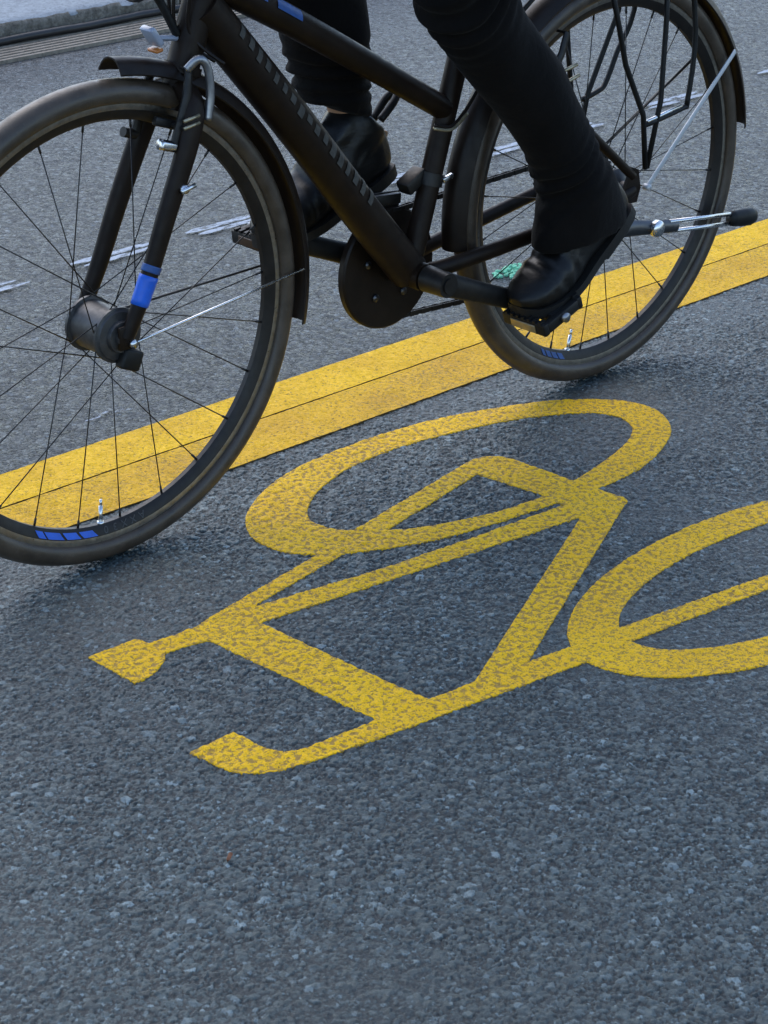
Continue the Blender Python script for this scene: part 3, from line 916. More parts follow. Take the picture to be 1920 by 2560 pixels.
# mudguards: thin curved shells with stays
def mudguard(c, R, a0, a1, hw):
    bm = bmesh.new()
    prof = []
    n = 9
    for k in range(n+1):
        t = -1+2*k/n; prof.append((R-.020*(abs(t)**2.6), hw*t))
    inner = [(r-.0022, y*.955) for r, y in prof[::-1]]
    lathe(bm, prof+inner, c, 90, math.radians(a0), math.radians(a1))
    return obj('mudguard', bm, M['guard'], bike, autosmooth=50)
mf = mudguard(HUBF, .379, -12, 85, .0255)
mr = mudguard(HUBR, .374, 5.5, 186, .0270)
def flat_bar(bm, a, b, w, t, face=(0, 1, 0)):
    a, b = Vector(a), Vector(b); d = b-a
    box(bm, (a+b)/2, (d.length, t, w), basis(d, face), bev=min(w, t)*.25)
bm = bmesh.new(); flat_bar(bm, (.030, -.074, .352), (.300, -.031, .532), .0085, .0024); tube(bm, [(.030, -.080, .352), (.030, -.068, .352)], .0055, 10)
o = obj('mudguard_stay', bm, M['strip'], mr); o['label'] = 'pale flat stay on the near side'
bm = bmesh.new(); tube(bm, [(.030, .074, .352), (.300, .031, .532)], .0028, 8); obj('mudguard_stay', bm, M['dull'], mr)
bm = bmesh.new(); tube(bm, [(-1.045, -.060, .343), (-.700, -.0275, .364)], .0019, 8); tube(bm, [(-1.045, -.064, .343), (-1.045, -.055, .343)], .006, 10)
o = obj('mudguard_stay', bm, M['silver'], mf); o['label'] = 'bright thin stay on the near side'
bm = bmesh.new(); tube(bm, [(-1.045, .060, .343), (-.700, .0275, .364)], .0019, 8); obj('mudguard_stay', bm, M['dull'], mf)

# rear rack
rk = bmesh.new()
deck_z = .760
near = [
    smooth_path([(.112, -.060, deck_z), (.136, -.070, .600), (.125, -.072, .485), (.112, -.072, .472), (.017, -.072, .460)], 4),
    [(.062, -.062, deck_z), (.058, -.070, .624), (.054, -.072, .495), (.026, -.074, .385)],
    [(-.095, -.060, deck_z), (-.060, -.068, .640), (-.040, -.071, .570), (.010, -.073, .478), (.022, -.074, .385)],
]
far = [
    smooth_path([(.150, .060, deck_z), (.140, .068, .610), (.106, .071, .545), (.080, .072, .493), (.060, .072, .482), (.022, .072, .474)], 4),
    [(.110, .062, deck_z), (.100, .069, .614), (.034, .072, .480), (.018, .074, .385)],
    [(-.080, .060, deck_z), (-.035, .068, .640), (-.02, .071, .56), (.012, .074, .385)],
]
for pth in near+far: tube(rk, pth, .0047, 10)
for s in (-1, 1): tube(rk, [(-.16, s*.052, deck_z+.004), (.20, s*.052, deck_z)], .0048, 10)
for x in (-.16, -.08, .02, .11, .20): tube(rk, [(x, -.054, deck_z+.002), (x, .054, deck_z+.002)], .0045, 10)
for y in (-.018, .018): tube(rk, [(-.16, y, deck_z+.004), (.20, y, deck_z)], .0038, 8)
for s in (-1, 1): tube(rk, [(-.16, s*.05, deck_z), (-.30, s*.026, .640)], .004, 8)
rack = obj('rack', rk, M['plastic'], bike)
bm = bmesh.new(); tube(bm, [(.108, -.0725, .4765), (.022, -.0725, .4655)], .0034, 8)
obj('rack_highlight', bm, M['silver'], rack)  # bright strip added as a highlight along the black loop

# drivetrain
CR_A = math.radians(-21.5)
cdir = Vector((math.cos(CR_A), 0, math.sin(CR_A)))
def crank(side):
    d = cdir if side < 0 else -cdir
    bm = bmesh.new()
    p0 = BB+Vector((0, side*.076, 0)); p1 = BB+d*.172+Vector((0, side*.090, 0))
    tube(bm, [p0+Vector((0, -side*.034, 0)), p0+Vector((0, side*.013, 0))], [.0215, .0195], 20)
    tube(bm, [p0+Vector((0, side*.013, 0)), p0+Vector((0, side*.0165, 0))], .0125, 16)
    pts = [p0+(p1-p0)*t for t in (0, .12, .5, .88, 1)]
    tube(bm, pts, [.0200, .0185, .0165, .0160, .0165], 14, flat=(.55, 1.05, (0, 1, 0)))
    tube(bm, [p1-Vector((0, side*.009, 0)), p1+Vector((0, side*.009, 0))], .0150, 16)
    return obj('crank', bm, M['dull'] if side < 0 else M['plastic'], bike, autosmooth=45), p1
cl, pL = crank(-1); cr, pR = crank(1)

def pedal(p1, side, tilt):
    c = p1+Vector((0, side*.052, 0))
    R3 = Euler((0, tilt, 0)).to_matrix()
    bm = bmesh.new()
    tube(bm, [p1, c+Vector((0, side*.045, 0))], .007, 12)
    for sx in (-1, 1): box(bm, c+R3 @ Vector((sx*.040, 0, 0)), (.012, .092, .022), R3, .003)
    for sy in (-1, 1): box(bm, c+R3 @ Vector((0, sy*.040, 0)), (.072, .013, .019), R3, .003)
    box(bm, c, (.03, .07, .018), R3, .003)
    for k in range(7):
        for sx in (-1, 1): box(bm, c+R3 @ Vector((sx*.040, -.036+.012*k, .0125)), (.011, .005, .004), R3)
    pd = obj('pedal', bm, M['plastic'], bike, autosmooth=40)
    for sx in (-1, 1):
        bm = bmesh.new(); box(bm, c+R3 @ Vector((sx*.0468, 0, 0)), (.003, .052, .014), R3, .001)
        obj('reflector', bm, M['cream'] if side < 0 else M['amberdark'], pd)
    bm = bmesh.new()
    tube(bm, [c+Vector((0, side*.045, 0)), c+Vector((0, side*.053, 0))], .008, 12)
    obj('end_cap', bm, M['alloy'], pd)
pedal(pL, -1, math.radians(-20)); pedal(pR, 1, math.radians(-6))

# chainring behind a full guard disc
bm = bmesh.new()
cc = BB+Vector((-.004, .043, -.004))
prof = [(.018, -.003), (.070, -.004), (.096, -.003), (.099, 0), (.099, .010), (.096, .012), (.018, .010)]
lathe(bm, prof, cc, 72)
cg = obj('chain_guard', bm, M['guard'], bike, autosmooth=40)
for k in range(5):
    bm = bmesh.new()
    a = math.radians(-128+72*k); p = cc+Vector((.052*math.cos(a), -.0035, .052*math.sin(a)))
    tube(bm, [p, p+Vector((0, -.004, 0))], .0065, 10)
    obj('bolt', bm, M['darkalloy'], cg)
bm = bmesh.new()
T = 44
pr = []
for k in range(T*4):
    r = .0895 + (.0035 if (k % 4) in (1, 2) else -.0015); a = 2*PI*k/(T*4); pr.append((BB.x+r*math.cos(a), BB.z+r*math.sin(a)))
A = [bm.verts.new((x, .0425, z)) for x, z in pr]; B = [bm.verts.new((x, .0450, z)) for x, z in pr]
for k in range(len(pr)): bm.faces.new((A[k], A[(k+1) % len(pr)], B[(k+1) % len(pr)], B[k]))
bm.faces.new(A); bm.faces.new(B[::-1])
obj('chainring', bm, M['dull'], bike, smooth=False)
# cassette
bm = bmesh.new()
for k in range(8):
    rr = .056-.0042*k; y = .030+.0042*k
    T = 28-2*k; pr = []
    for q in range(T*4):
        r = rr+(.0022 if (q % 4) in (1, 2) else -.0022); a = 2*PI*q/(T*4); pr.append((r*math.cos(a), RH+r*math.sin(a)))
    A = [bm.verts.new((x, y, z)) for x, z in pr]; B = [bm.verts.new((x, y+.0018, z)) for x, z in pr]
    for q in range(len(pr)): bm.faces.new((A[q], A[(q+1) % len(pr)], B[(q+1) % len(pr)], B[q]))
    bm.faces.new(A); bm.faces.new(B[::-1])
tube(bm, [(0, .028, RH), (0, .062, RH)], .022, 20)
obj('cassette', bm, M['dull'], bike, smooth=False)
# derailleur with its cage and two jockey wheels
JU, JL = Vector((.012, .052, .262)), Vector((-.028, .048, .196))
bm = bmesh.new()
box(bm, (.016, .068, .318), (.024, .018, .05), Euler((0, .3, 0)).to_matrix(), .004)
box(bm, (.020, .066, .280), (.030, .022, .036), Euler((0, -.3, 0)).to_matrix(), .005)
for dy in (-.006, .008): flat_bar(bm, JU+Vector((0, dy, 0)), JL+Vector((0, dy, 0)), .018, .002)
tube(bm, smooth_path([(.03, .070, .320), (.085, .072, .330), (.075, .070, .370), (.01, .062, .385)], 6), .0024, 8)
dr = obj('derailleur', bm, M['dull'], bike, autosmooth=40)
for j in (JU, JL):
    bm = bmesh.new(); lathe(bm, [(.004, -.003), (.020, -.003), (.021, 0), (.020, .003), (.004, .003)], j, 24); obj('jockey_wheel', bm, M['plastic'], dr)
# chain: pairs of side plates along both runs
bm = bmesh.new()
def arc_pts(c, r, a0, a1, y, n): return [Vector((c.x+r*math.cos(math.radians(a0+(a1-a0)*k/n)), y, c.z+r*math.sin(math.radians(a0+(a1-a0)*k/n)))) for k in range(n+1)]
cp = arc_pts(BB, .0895, -100, -265, .0437, 24)+arc_pts(HUBR, .045, 95, -20, .046, 12)+[JU+Vector((.020, -.004, 0)), JU+Vector((.01, -.003, -.018)), JL+Vector((-.005, 0, .018)), JL+Vector((.0, 0, -.0195))]
path = []
for i in range(len(cp)):
    a, b = cp[i], cp[(i+1) % len(cp)]
    m = max(1, round((b-a).length/.0127))
    for k in range(m): path.append(a+(b-a)*k/m)
for i in range(len(path)):
    a, b = path[i], path[(i+1) % len(path)]
    d = b-a
    w = .0085 if i % 2 else .0078
    off = .0034 if i % 2 else .0024
    for s in (-1, 1): box(bm, (a+b)/2+Vector((0, s*off, 0)), (d.length+.006, .001, w), basis(d))
    box(bm, a, (.005, .005, .005), basis(d))
obj('chain', bm, M['dull'], bike, smooth=False)
# front derailleur on the seat tube
bm = bmesh.new()
q = BB+SD*.150
tube(bm, [q-SD*.010, q+SD*.010], .0205, 18)
box(bm, q+Vector((-.028, .012, .0)), (.045, .028, .022), Euler((0, -.5, 0)).to_matrix(), .004)
box(bm, q+Vector((-.07, .040, -.030)), (.085, .010, .018), Euler((0, .10, 0)).to_matrix(), .003)
box(bm, q+Vector((-.055, .052, -.038)), (.075, .003, .030), Euler((0, .10, 0)).to_matrix(), .001)
fd = obj('front_derailleur', bm, M['dull'], bike, autosmooth=40)
bm = bmesh.new(); box(bm, q+Vector((.018, -.020, .002)), (.022, .006, .008), Euler((0, -.25, 0)).to_matrix(), .0015)
obj('clamp_bolt', bm, M['silver'], fd)

# kickstand folded up along the near stay
bm = bmesh.new()
K0 = Vector((-.055, -.073, .296)); K1 = Vector((.048, -.080, .279)); K2 = Vector((.104, -.084, .271)); K3 = Vector((.248, -.088, .253))
tube(bm, smooth_path([K0+Vector((-.035, .010, .028)), K0, K0+(K1-K0)*.5, K1, K2], 4), [.010, .011, .0122, .0135, .0142, .0140, .0136, .0132, .0128, .0124, .012, .0117, .0114, .0112, .011, .0107, .0104], 12, flat=(.6, 1.05, (0, 1, 0)))
box(bm, (-.062, -.064, .322), (.055, .010, .045), Euler((0, .15, 0)).to_matrix(), .004)
box(bm, (-.075, -.050, .335), (.030, .022, .030), Euler((0, .15, 0)).to_matrix(), .004)
ks = obj('kickstand', bm, M['darkalloy'], bike, autosmooth=45)
kd = (K3-K2).normalized(); kn = Vector((0, 1, 0)).cross(kd).normalized()
for s in (-1, 1):
    bm = bmesh.new(); tube(bm, [K2-kd*.02+kn*s*.0085, K3+kd*.01+kn*s*.0085], .0036, 10); obj('rod', bm, M['silver'], ks)
bm = bmesh.new()
tube(bm, [K3-kd*.002, K3+kd*.01, K3+kd*.03, K3+kd*.055, K3+kd*.066, K3+kd*.070], [.0115, .0135, .0150, .0155, .012, .005], 16, flat=(.75, 1.05, (0, 1, 0)))
obj('foot', bm, M['plastic'], ks)
bm = bmesh.new()
kb = K0+(K1-K0)*.98
lathe(bm, [(.0005, -.0165), (.0125, -.0155), (.0145, -.012), (.0145, -.004), (.0005, -.004)], kb, 24, closed=False)
obj('button', bm, M['silver'], ks)

# front brake: two arms, pads, noodle
def vbrake(c, up, fwd, name, near_mat):
    bm = bmesh.new()
    for s in (-1, 1):
        p0 = Vector((c[0], s*.044, c[2])); p1 = p0+up*.105+Vector((0, -s*.008, 0))
        tube(bm, [p0, p0+up*.03, p0+up*.07, p1], [.0085, .0075, .0066, .006], 10, flat=(.7, 1.1, (0, 1, 0)))
        tube(bm, [p0-fwd*.0, p0+fwd*.022], .0075, 10)
        pc = p0+up*.028+Vector((0, -s*.020, 0))-fwd*.0
        box(bm, pc, (.060, .010, .013), basis(Vector((up.z, 0, -up.x))), .003)
        tube(bm, [pc, pc+Vector((0, s*.030, 0))], .0035, 8)
    top = Vector((c[0], 0, c[2]))+up*.105
    tube(bm, [top+Vector((0, -.036, 0)), top+Vector((0, .036, 0))], .0024, 8)
    return obj(name, bm, near_mat, bike, autosmooth=45)
aU = Vector((.33, 0, .944)).normalized(); aF = Vector((-.944, 0, .33)).normalized()
fb = vbrake(Vector((-.949, 0, .600)), aU, aF, 'front_brake', M['dull'])
bm = bmesh.new(); tube(bm, [Vector((-.949, -.044, .600))+aF*.022, Vector((-.949, -.044, .600))+aF*.028], .0075, 12)
box(bm, Vector((-.965, -.050, .606)), (.026, .010, .010), basis(aF), .002)
obj('pivot_bolt', bm, M['silver'], fb)
for dz in (0, .010):
    bm = bmesh.new(); tube(bm, [Vector((-.945, -.060, .628+dz)), Vector((-.918, -.060, .632+dz))], .0026, 8)
    obj('pad_bolt', bm, M['cream'], fb)
bm = bmesh.new()
tube(bm, smooth_path([(-.918, -.036, .700), (-.905, -.047, .715), (-.893, -.050, .700), (-.890, -.051, .665), (-.897, -.052, .630)], 6), .0062, 10)
obj('cable_noodle', bm, M['alloy'], fb)
rU = Vector((.72, 0, .69)).normalized(); rF = Vector((.69, 0, -.72)).normalized()
rb = vbrake(Vector((-.205, 0, .545)), Vector((.55, 0, .83)).normalized(), Vector((.83, 0, -.55)).normalized(), 'rear_brake', M['dull'])
for q in (0, 1):
    bm = bmesh.new(); tube(bm, [(-.172+.007*q, -.052, .577-.02*q), (-.140+.007*q, -.054, .584-.018*q)], .003, 8)
    obj('pad_bolt', bm, M['cream'], rb)

# headlight and white reflector on the fork crown bracket
bm = bmesh.new()
HX = .034
tube(bm, [(-0.9860, 0, 0.8220), (-0.9780, 0, 0.8230), (-0.9510, 0, 0.8270), (-0.9210, 0, 0.8300), (-0.9010, 0, 0.8280)], [.027, .030, .028, .020, .010], 20)
tube(bm, smooth_path([(-.955, 0, 0.8220), (-.930, 0, 0.7850), (-.905, 0, 0.7400)], 5), .006, 10)
hl = obj('headlight', bm, M['plastic'], bike, autosmooth=45)
bm = bmesh.new(); tube(bm, [(-0.9865, 0, 0.8220), (-0.9900, 0, 0.8215), (-0.9920, 0, 0.8210)], [.0262, .022, .008], 20)
obj('lens', bm, M['lens'], hl)
bm = bmesh.new(); tube(bm, [(-0.9720, -.022, 0.8440), (-0.9380, -.022, 0.8480)], .010, 10)
obj('silver_cap', bm, M['silver'], hl)
bm = bmesh.new()
box(bm, (-.957, -.012, .748), (.010, .027, .030), Euler((0, -.6, 0)).to_matrix(), .003)
tube(bm, [(-.952, 0, .742), (-.905, 0, .735)], .004, 8)
rf = obj('front_reflector', bm, M['lens'], bike, autosmooth=45)
bm = bmesh.new(); box(bm, (-.952, -.012, .7285), (.012, .022, .005), Euler((0, -.2, 0)).to_matrix(), .002)
obj('reflector_base', bm, M['amber'], rf)

# cables in front of the head tube and along the frame
for y, dx in ((-.016, 0), (.004, -.006), (.020, .002)):
    bm = bmesh.new()
    tube(bm, smooth_path([(-.80+dx, y*2.2, 1.00), (-.875+dx, y*2, .90), (-.897+dx, y*1.4, .80), (-.893+dx, y, .74), (-.86, y-.03, .70)], 8), .0027, 8)
    obj('cable_housing', bm, M['guard'], bike)
bm = bmesh.new()
tube(bm, smooth_path([(-.43, -.026, .532), (-.40, -.030, .525), (-.37, -.028, .540), (-.34, -.030, .575)], 6), .0030, 8)
obj('cable_housing', bm, M['guard'], bike)
bm = bmesh.new(); tube(bm, smooth_path([(-.435, -.029, .5285), (-.40, -.033, .5215), (-.365, -.032, .5405)], 6), .0026, 8)
obj('cable_liner', bm, M['cream'], bike)

# seat post, saddle, stem, handlebar (above the picture)
bm = bmesh.new(); tube(bm, [ST-SD*.02, BB+SD*.70], .0136, 16); tube(bm, [ST-SD*.015, ST+SD*.012], .0205, 16); obj('seat_post', bm, M['dull'], bike)
bm = bmesh.new()
S0 = BB+SD*.715
rings = []
for x, hw, zt in ((-.150, .010, .004), (-.140, .020, .008), (-.08, .024, .006), (-.02, .034, .004), (.04, .062, .008), (.09, .075, .014), (.115, .070, .014), (.125, .05, .008)):
    rings.append([Vector((S0.x+x, hw*math.cos(2*PI*k/16), S0.z+.02+zt+(.014*math.sin(2*PI*k/16) if math.sin(2*PI*k/16) > 0 else .028*math.sin(2*PI*k/16)))) for k in range(16)])
loft(bm, rings); obj('saddle', bm, M['plastic'], bike)
SH = HT1+ax*.10
bm = bmesh.new(); tube(bm, [HT1, SH], .016, 14); tube(bm, [SH, SH+Vector((-.065, 0, .028))], .017, 14); obj('stem', bm, M['plastic'], bike)
HB = SH+Vector((-.065, 0, .028))
bm = bmesh.new(); hbp = smooth_path([HB+Vector((.045, -.31, .03)), HB+Vector((.025, -.18, .03)), HB+Vector((0, -.07, 0)), HB+Vector((0, .07, 0)), HB+Vector((.025, .18, .03)), HB+Vector((.045, .31, .03))], 6)
tube(bm, hbp, .0115, 12); hb = obj('handlebar', bm, M['plastic'], bike)
GR = {}
for s in (-1, 1):
    a = HB+Vector((.027, s*.19, .030)); b = HB+Vector((.045, s*.312, .030)); GR[s] = (a+b)/2
    bm = bmesh.new(); tube(bm, [a, b], .0165, 14); obj('grip', bm, M['rubber'], hb)
    bm = bmesh.new(); tube(bm, smooth_path([a+Vector((-.01, -s*.01, -.006)), a+Vector((-.045, s*.01, -.025)), a+Vector((-.06, s*.08, -.04))], 5), .005, 8); obj('brake_lever', bm, M['alloy'], hb)

# ------------------------------------------------------------------ rider
def skin_mesh(nodes, edges, sub=2):
    me = bpy.data.meshes.new('sk')
    me.from_pydata([n[0] for n in nodes], edges, [])
    o = bpy.data.objects.new('sk', me); COL.objects.link(o)
    m = o.modifiers.new('skin', 'SKIN'); m.branch_smoothing = .6; m.use_smooth_shade = True
    for i, nd in enumerate(nodes):
        sv = me.skin_vertices[0].data[i]
        r = nd[1]; sv.radius = r if isinstance(r, tuple) else (r, r)
        sv.use_root = (i == 0)
    o.modifiers.new('sub', 'SUBSURF').levels = sub
    dg = bpy.context.evaluated_depsgraph_get(); dg.update()
    ev = o.evaluated_get(dg); em = ev.to_mesh()
    nb = bmesh.new(); nb.from_mesh(em); ev.to_mesh_clear()
    bpy.data.objects.remove(o); bpy.data.meshes.remove(me)
    return nb

def foot_spine(origin, y, th0, th1):
    """function u -> (point on the sole line, forward, up) for a foot bent at the ball"""
    def ang(u):
        t = max(0, min(1, (u-.125)/.065)); t = t*t*(3-2*t)
        return math.radians(th0+(th1-th0)*t)
    N = 140; pts = [Vector((origin[0], y, origin[1]))]
    for k in range(N):
        a = ang(k*.002); pts.append(pts[-1]+Vector((-math.cos(a), 0, -math.sin(a)))*.002)
    def f(u):
        a = ang(u); d = Vector((-math.cos(a), 0, -math.sin(a))); v = Vector((-math.sin(a), 0, math.cos(a)))
        if u < 0: return pts[0]+d*u, d, v
        q = min(u/.002, N-.001); i = int(q)
        return pts[i].lerp(pts[i+1], q-i), d, v
    return f
SPL = foot_spine((-.103, .353), -.128, 38, 15)
SPR = foot_spine((-.405, .425), .117, 20, 9)

HIPC = Vector((-.235, 0, 1.10))
hipL, hipR = Vector((-.245, -.088, 1.085)), Vector((-.245, .088, 1.085))
kneeL, ankL = Vector((-.462, -.118, .755)), Vector((-.196, -.125, .410))
kneeR, ankR = Vector((-.585, .112, .880)), Vector((-.466, .120, .500))
nodes, edges = [], []
def nd(p, r, prev=None):
    nodes.append((tuple(p), r)); i = len(nodes)-1
    if prev is not None: edges.append((prev, i))
    return i
pel = nd(HIPC, .125)
ab = nd((-.30, 0, 1.25), (.125, .11), pel); ch = nd((-.41, 0, 1.43), (.15, .125), ab); ub = nd((-.50, 0, 1.53), (.11, .10), ch)
nk = nd((-.565, 0, 1.60), .055, ub); hd0 = nd((-.60, 0, 1.66), .065, nk); hd1 = nd((-.615, 0, 1.74), .092, hd0); hd2 = nd((-.61, 0, 1.80), .075, hd1)
for s, h, k_, a_ in ((-1, hipL, kneeL, ankL), (1, hipR, kneeR, ankR)):
    i = nd(h, .088, pel); i = nd(h.lerp(k_, .5), .075, i); i = nd(k_, .055, i); i = nd(k_.lerp(a_, .33)+Vector((.015, 0, .01)), .052, i); i = nd(k_.lerp(a_, .75), .037, i); i = nd(a_, .034, i)
    sp_ = SPL if s < 0 else SPR
    for uu, vv, rr in ((.070, .072, .026), (.12, .050, .021), (.17, .036, .016), (.22, .032, .012)):
        p_, d_, v_ = sp_(uu); i = nd(p_+v_*vv, rr, i)
    # arm and hand
    sh = nd((-.50, s*.175, 1.49), .06, ub); g = GR[s]
    el = Vector((-.62, s*.265, 1.27)); wr_ = g+Vector((.075, s*.004, .055))
    i = nd(Vector((-.50, s*.175, 1.49)).lerp(el, .5), .048, sh); i = nd(el, .041, i); i = nd(el.lerp(wr_, .5), .036, i); i = nd(wr_, .026, i)
body = skin_mesh(nodes, edges)
# head shaping: chin, nose, ears, brow; hands with five separate fingers, all fused into the one body surface
hc = Vector((-.622, 0, 1.735)); fdir = Vector((-.93, 0, -.36)).normalized(); hup = Vector((-.36, 0, .93)).normalized()
def blob(bm, c, r, s=(1, 1, 1)):
    bmesh.ops.create_icosphere(bm, subdivisions=3, radius=r, matrix=Matrix.Translation(c) @ basis(fdir).to_4x4() @ Matrix.Diagonal((*s, 1)))
blob(body, hc+hup*.015, .098, (1.0, .80, 1.15))
blob(body, hc+fdir*.045-hup*.075, .048, (1, .95, .9))
blob(body, hc+fdir*.098-hup*.018, .016, (1, .8, 1.7)); blob(body, hc+fdir*.085-hup*.062, .014, (.8, 1.8, .7))
for s in (-1, 1):
    blob(body, hc+Vector((0, s*.082, 0))-hup*.01, .024, (.8, .35, 1.3))
    g = GR[s]
    blob(body, g+Vector((.030, 0, .026)), .034, (1.15, 1.15, .55))
    for q, (dy, ln) in enumerate(((-.032, .92), (-.011, 1.0), (.011, .96), (.031, .80))):
        c0 = g+Vector((.014, dy, .029)); pts = [c0]
        for a in (70, 10, -50, -105): pts.append(g+Vector((-.004+(.026*ln)*math.cos(math.radians(180-a)), dy, (.026*ln)*math.sin(math.radians(a)))))
        tube(body, smooth_path(pts, 3), [.0095-.0002*i for i in range(13)], 10)
    tube(body, smooth_path([g+Vector((.038, -s*.028, .012)), g+Vector((.030, -s*.050, -.004)), g+Vector((.006, -s*.056, -.022))], 4), [.0115-.0003*i for i in range(9)], 10)
body = remesh_bm(body, .0062, 3)
person = obj('person', body, M['skin'])
person['label'] = 'cyclist in black trousers and black leather boots pedalling the dark bicycle'
person['category'] = 'person'

def ring_at(c, d, rx, ry, n=28, fold=0.0, ph=0.0):
    d = Vector(d).normalized(); y = Vector((0, 1, 0)); y = (y-d*y.dot(d)).normalized(); x = y.cross(d)
    out = []
    for k in range(n):
        a = 2*PI*k/n
        f = 1+fold*math.sin(3*a+ph)
        out.append(Vector(c)+x*(rx*f*math.cos(a))+y*(ry*f*math.sin(a)))
    return out

def folded(bm, amp_fn):
    bm.normal_update()
    mv = [(v, v.normal*amp_fn(v.co)) for v in bm.verts]
    for v, d in mv: v.co += d
    return bm

# trousers: two legs measured from the photograph, joined at the seat
bm = bmesh.new()
dL = Vector((.62, 0, -.79)).normalized()
def LW(t, w, y): return Vector((t*.62+w*.79, y, -t*.79+w*.62))
ringsL = [ring_at(hipL+Vector((.02, .01, .03)), (-.5, 0, -.85), .115, .105), ring_at(hipL.lerp(kneeL, .35), (-.5, 0, -.85), .098, .090), ring_at(hipL.lerp(kneeL, .7), (-.45, 0, -.88), .090, .078),
          ring_at(LW(-.93, .118, -.12), (.05, 0, -1), .088, .074), ring_at(LW(-.885, .100, -.12), (.35, 0, -.9), .080, .071)]
for t, w, r in ((-.84, .091, .070), (-.79, .093, .066), (-.735, .097, .0645), (-.67, .108, .0645), (-.61, .108, .0595), (-.56, .105, .0575), (-.52, .101, .0575), (-.485, .094, .0585), (-.455, .088, .0600), (-.435, .085, .0645)):
    ringsL.append(ring_at(LW(t, w, -.122), dL, r, r*.92, fold=.02, ph=t*40))
ringsL = ringsL[:-2]
for cx_, cz_, dd, rx_, ry_ in ((-.216, .425, (.42, 0, -.9), .066, .060), (-.208, .398, (.28, 0, -.95), .077, .059), (-.203, .370, (.20, 0, -1), .090, .057), (-.199, .346, (.16, 0, -1), .098, .055), (-.197, .333, (.14, 0, -1), .099, .0545)):
    ringsL.append(ring_at((cx_, -.126, cz_), dd, rx_, ry_))
loft(bm, ringsL)
ringsR = [ring_at(hipR+Vector((.02, -.01, .03)), (-.8, 0, -.6), .115, .105), ring_at(hipR.lerp(kneeR, .35), (-.85, 0, -.53), .10, .092), ring_at(hipR.lerp(kneeR, .75), (-.8, 0, -.6), .092, .08),
          ring_at(kneeR+Vector((.0, 0, -.01)), (-.2, 0, -1), .088, .076)]
for x, z, r in ((-.562, .80, .080), (-.540, .72, .076), (-.523, .66, .072), (-.513, .61, .0665), (-.508, .575, .064), (-.505, .543, .064)):
    tl = .18-.55*max(0, min(1, (.66-z)/.1))
    ringsR.append(ring_at((x, .120, z), (tl, 0, -1), r, r*.88, fold=.02, ph=z*40))
loft(bm, ringsR)
bmesh.ops.create_icosphere(bm, subdivisions=3, radius=.15, matrix=Matrix.Translation((-.225, 0, 1.12)) @ Matrix.Diagonal((.95, 1.2, .9, 1)))
bm = remesh_bm(bm, .0065, 3)
def fold_amp(co):
    a = 0
    # gathered folds below the knee and above the boot, running round the leg
    s = co.x*.62-co.z*.79
    if co.y < 0:
        k1 = math.exp(-((s+.90)/.055)**2); k2 = math.exp(-((s+.51)/.035)**2)
        q = noise.noise(Vector((co.x*7, co.y*9, co.z*7)))
        a += k1*.0075*math.sin(s*210+q*6+co.y*22)+k2*(0 if s > -.44 else 1)*.0055*math.sin(s*240+q*7-co.y*18)
        a += .0035*noise.noise(Vector((co.x*14, co.y*16, co.z*9)))
    else:
        k1 = math.exp(-((co.z-.60)/.04)**2)
        a += k1*.006*math.sin(co.z*260+6*noise.noise(co*9))+.004*noise.noise(co*13)
    return a
bm = folded(bm, fold_amp)
obj('trousers', bm, M['trouser'], person)

# jacket (above the picture)
jn, je = [], []
nodes, edges = jn, je
a0 = nd((-.22, 0, 1.16), (.155, .135)); a1 = nd((-.30, 0, 1.27), (.145, .13), a0); a2 = nd((-.41, 0, 1.43), (.17, .14), a1); a3 = nd((-.50, 0, 1.53), (.13, .115), a2); nd((-.55, 0, 1.585), .068, a3)
for s in (-1, 1):
    g = GR[s]; el = Vector((-.62, s*.265, 1.27)); wr_ = g+Vector((.085, s*.004, .068))
    sh = Vector((-.50, s*.175, 1.49)); i = nd(sh, .098, a3); i = nd(sh.lerp(el, .25), .082, i); i = nd(sh.lerp(el, .6), .068, i); i = nd(el, .058, i); i = nd(el.lerp(wr_, .5), .047, i); i = nd(wr_, .040, i)
jb = skin_mesh(jn, je)
obj('jacket', jb, M['jacket'], person)
for s in (-1, 1):
    bm = bmesh.new(); blob(bm, hc+fdir*.0905+hup*.008+Vector((0, s*.032, 0)), .0095, (.7, 1.3, .8)); ey = obj('eye', bm, M['lens'], person)
    bm = bmesh.new(); blob(bm, hc+fdir*.0955+hup*.008+Vector((0, s*.032, 0)), .0048, (.6, 1, 1)); obj('iris', bm, M['hair'], ey)
    bm = bmesh.new(); blob(bm, hc+fdir*.090+hup*.027+Vector((0, s*.033, 0)), .006, (.8, 3.0, .7)); obj('eyebrow', bm, M['hair'], person)
bm = bmesh.new(); blob(bm, hc+fdir*.0965-hup*.062, .006, (.6, 3.4, .8)); obj('lips', bm, M['lip'], person)
bm = bmesh.new()
blob(bm, hc+hup*.03-fdir*.015, .106, (1.0, .86, 1.12))
bm.verts.ensure_lookup_table()
dele = [v for v in bm.verts if (v.co-hc).dot(fdir) > .045 and (v.co-hc).dot(hup) < .075 or (v.co-hc).dot(hup) < -.045]
bmesh.ops.delete(bm, geom=dele, context='VERTS')
o = obj('hair', bm, M['hair'], person); m = o.modifiers.new('t', 'SOLIDIFY'); m.thickness = .006

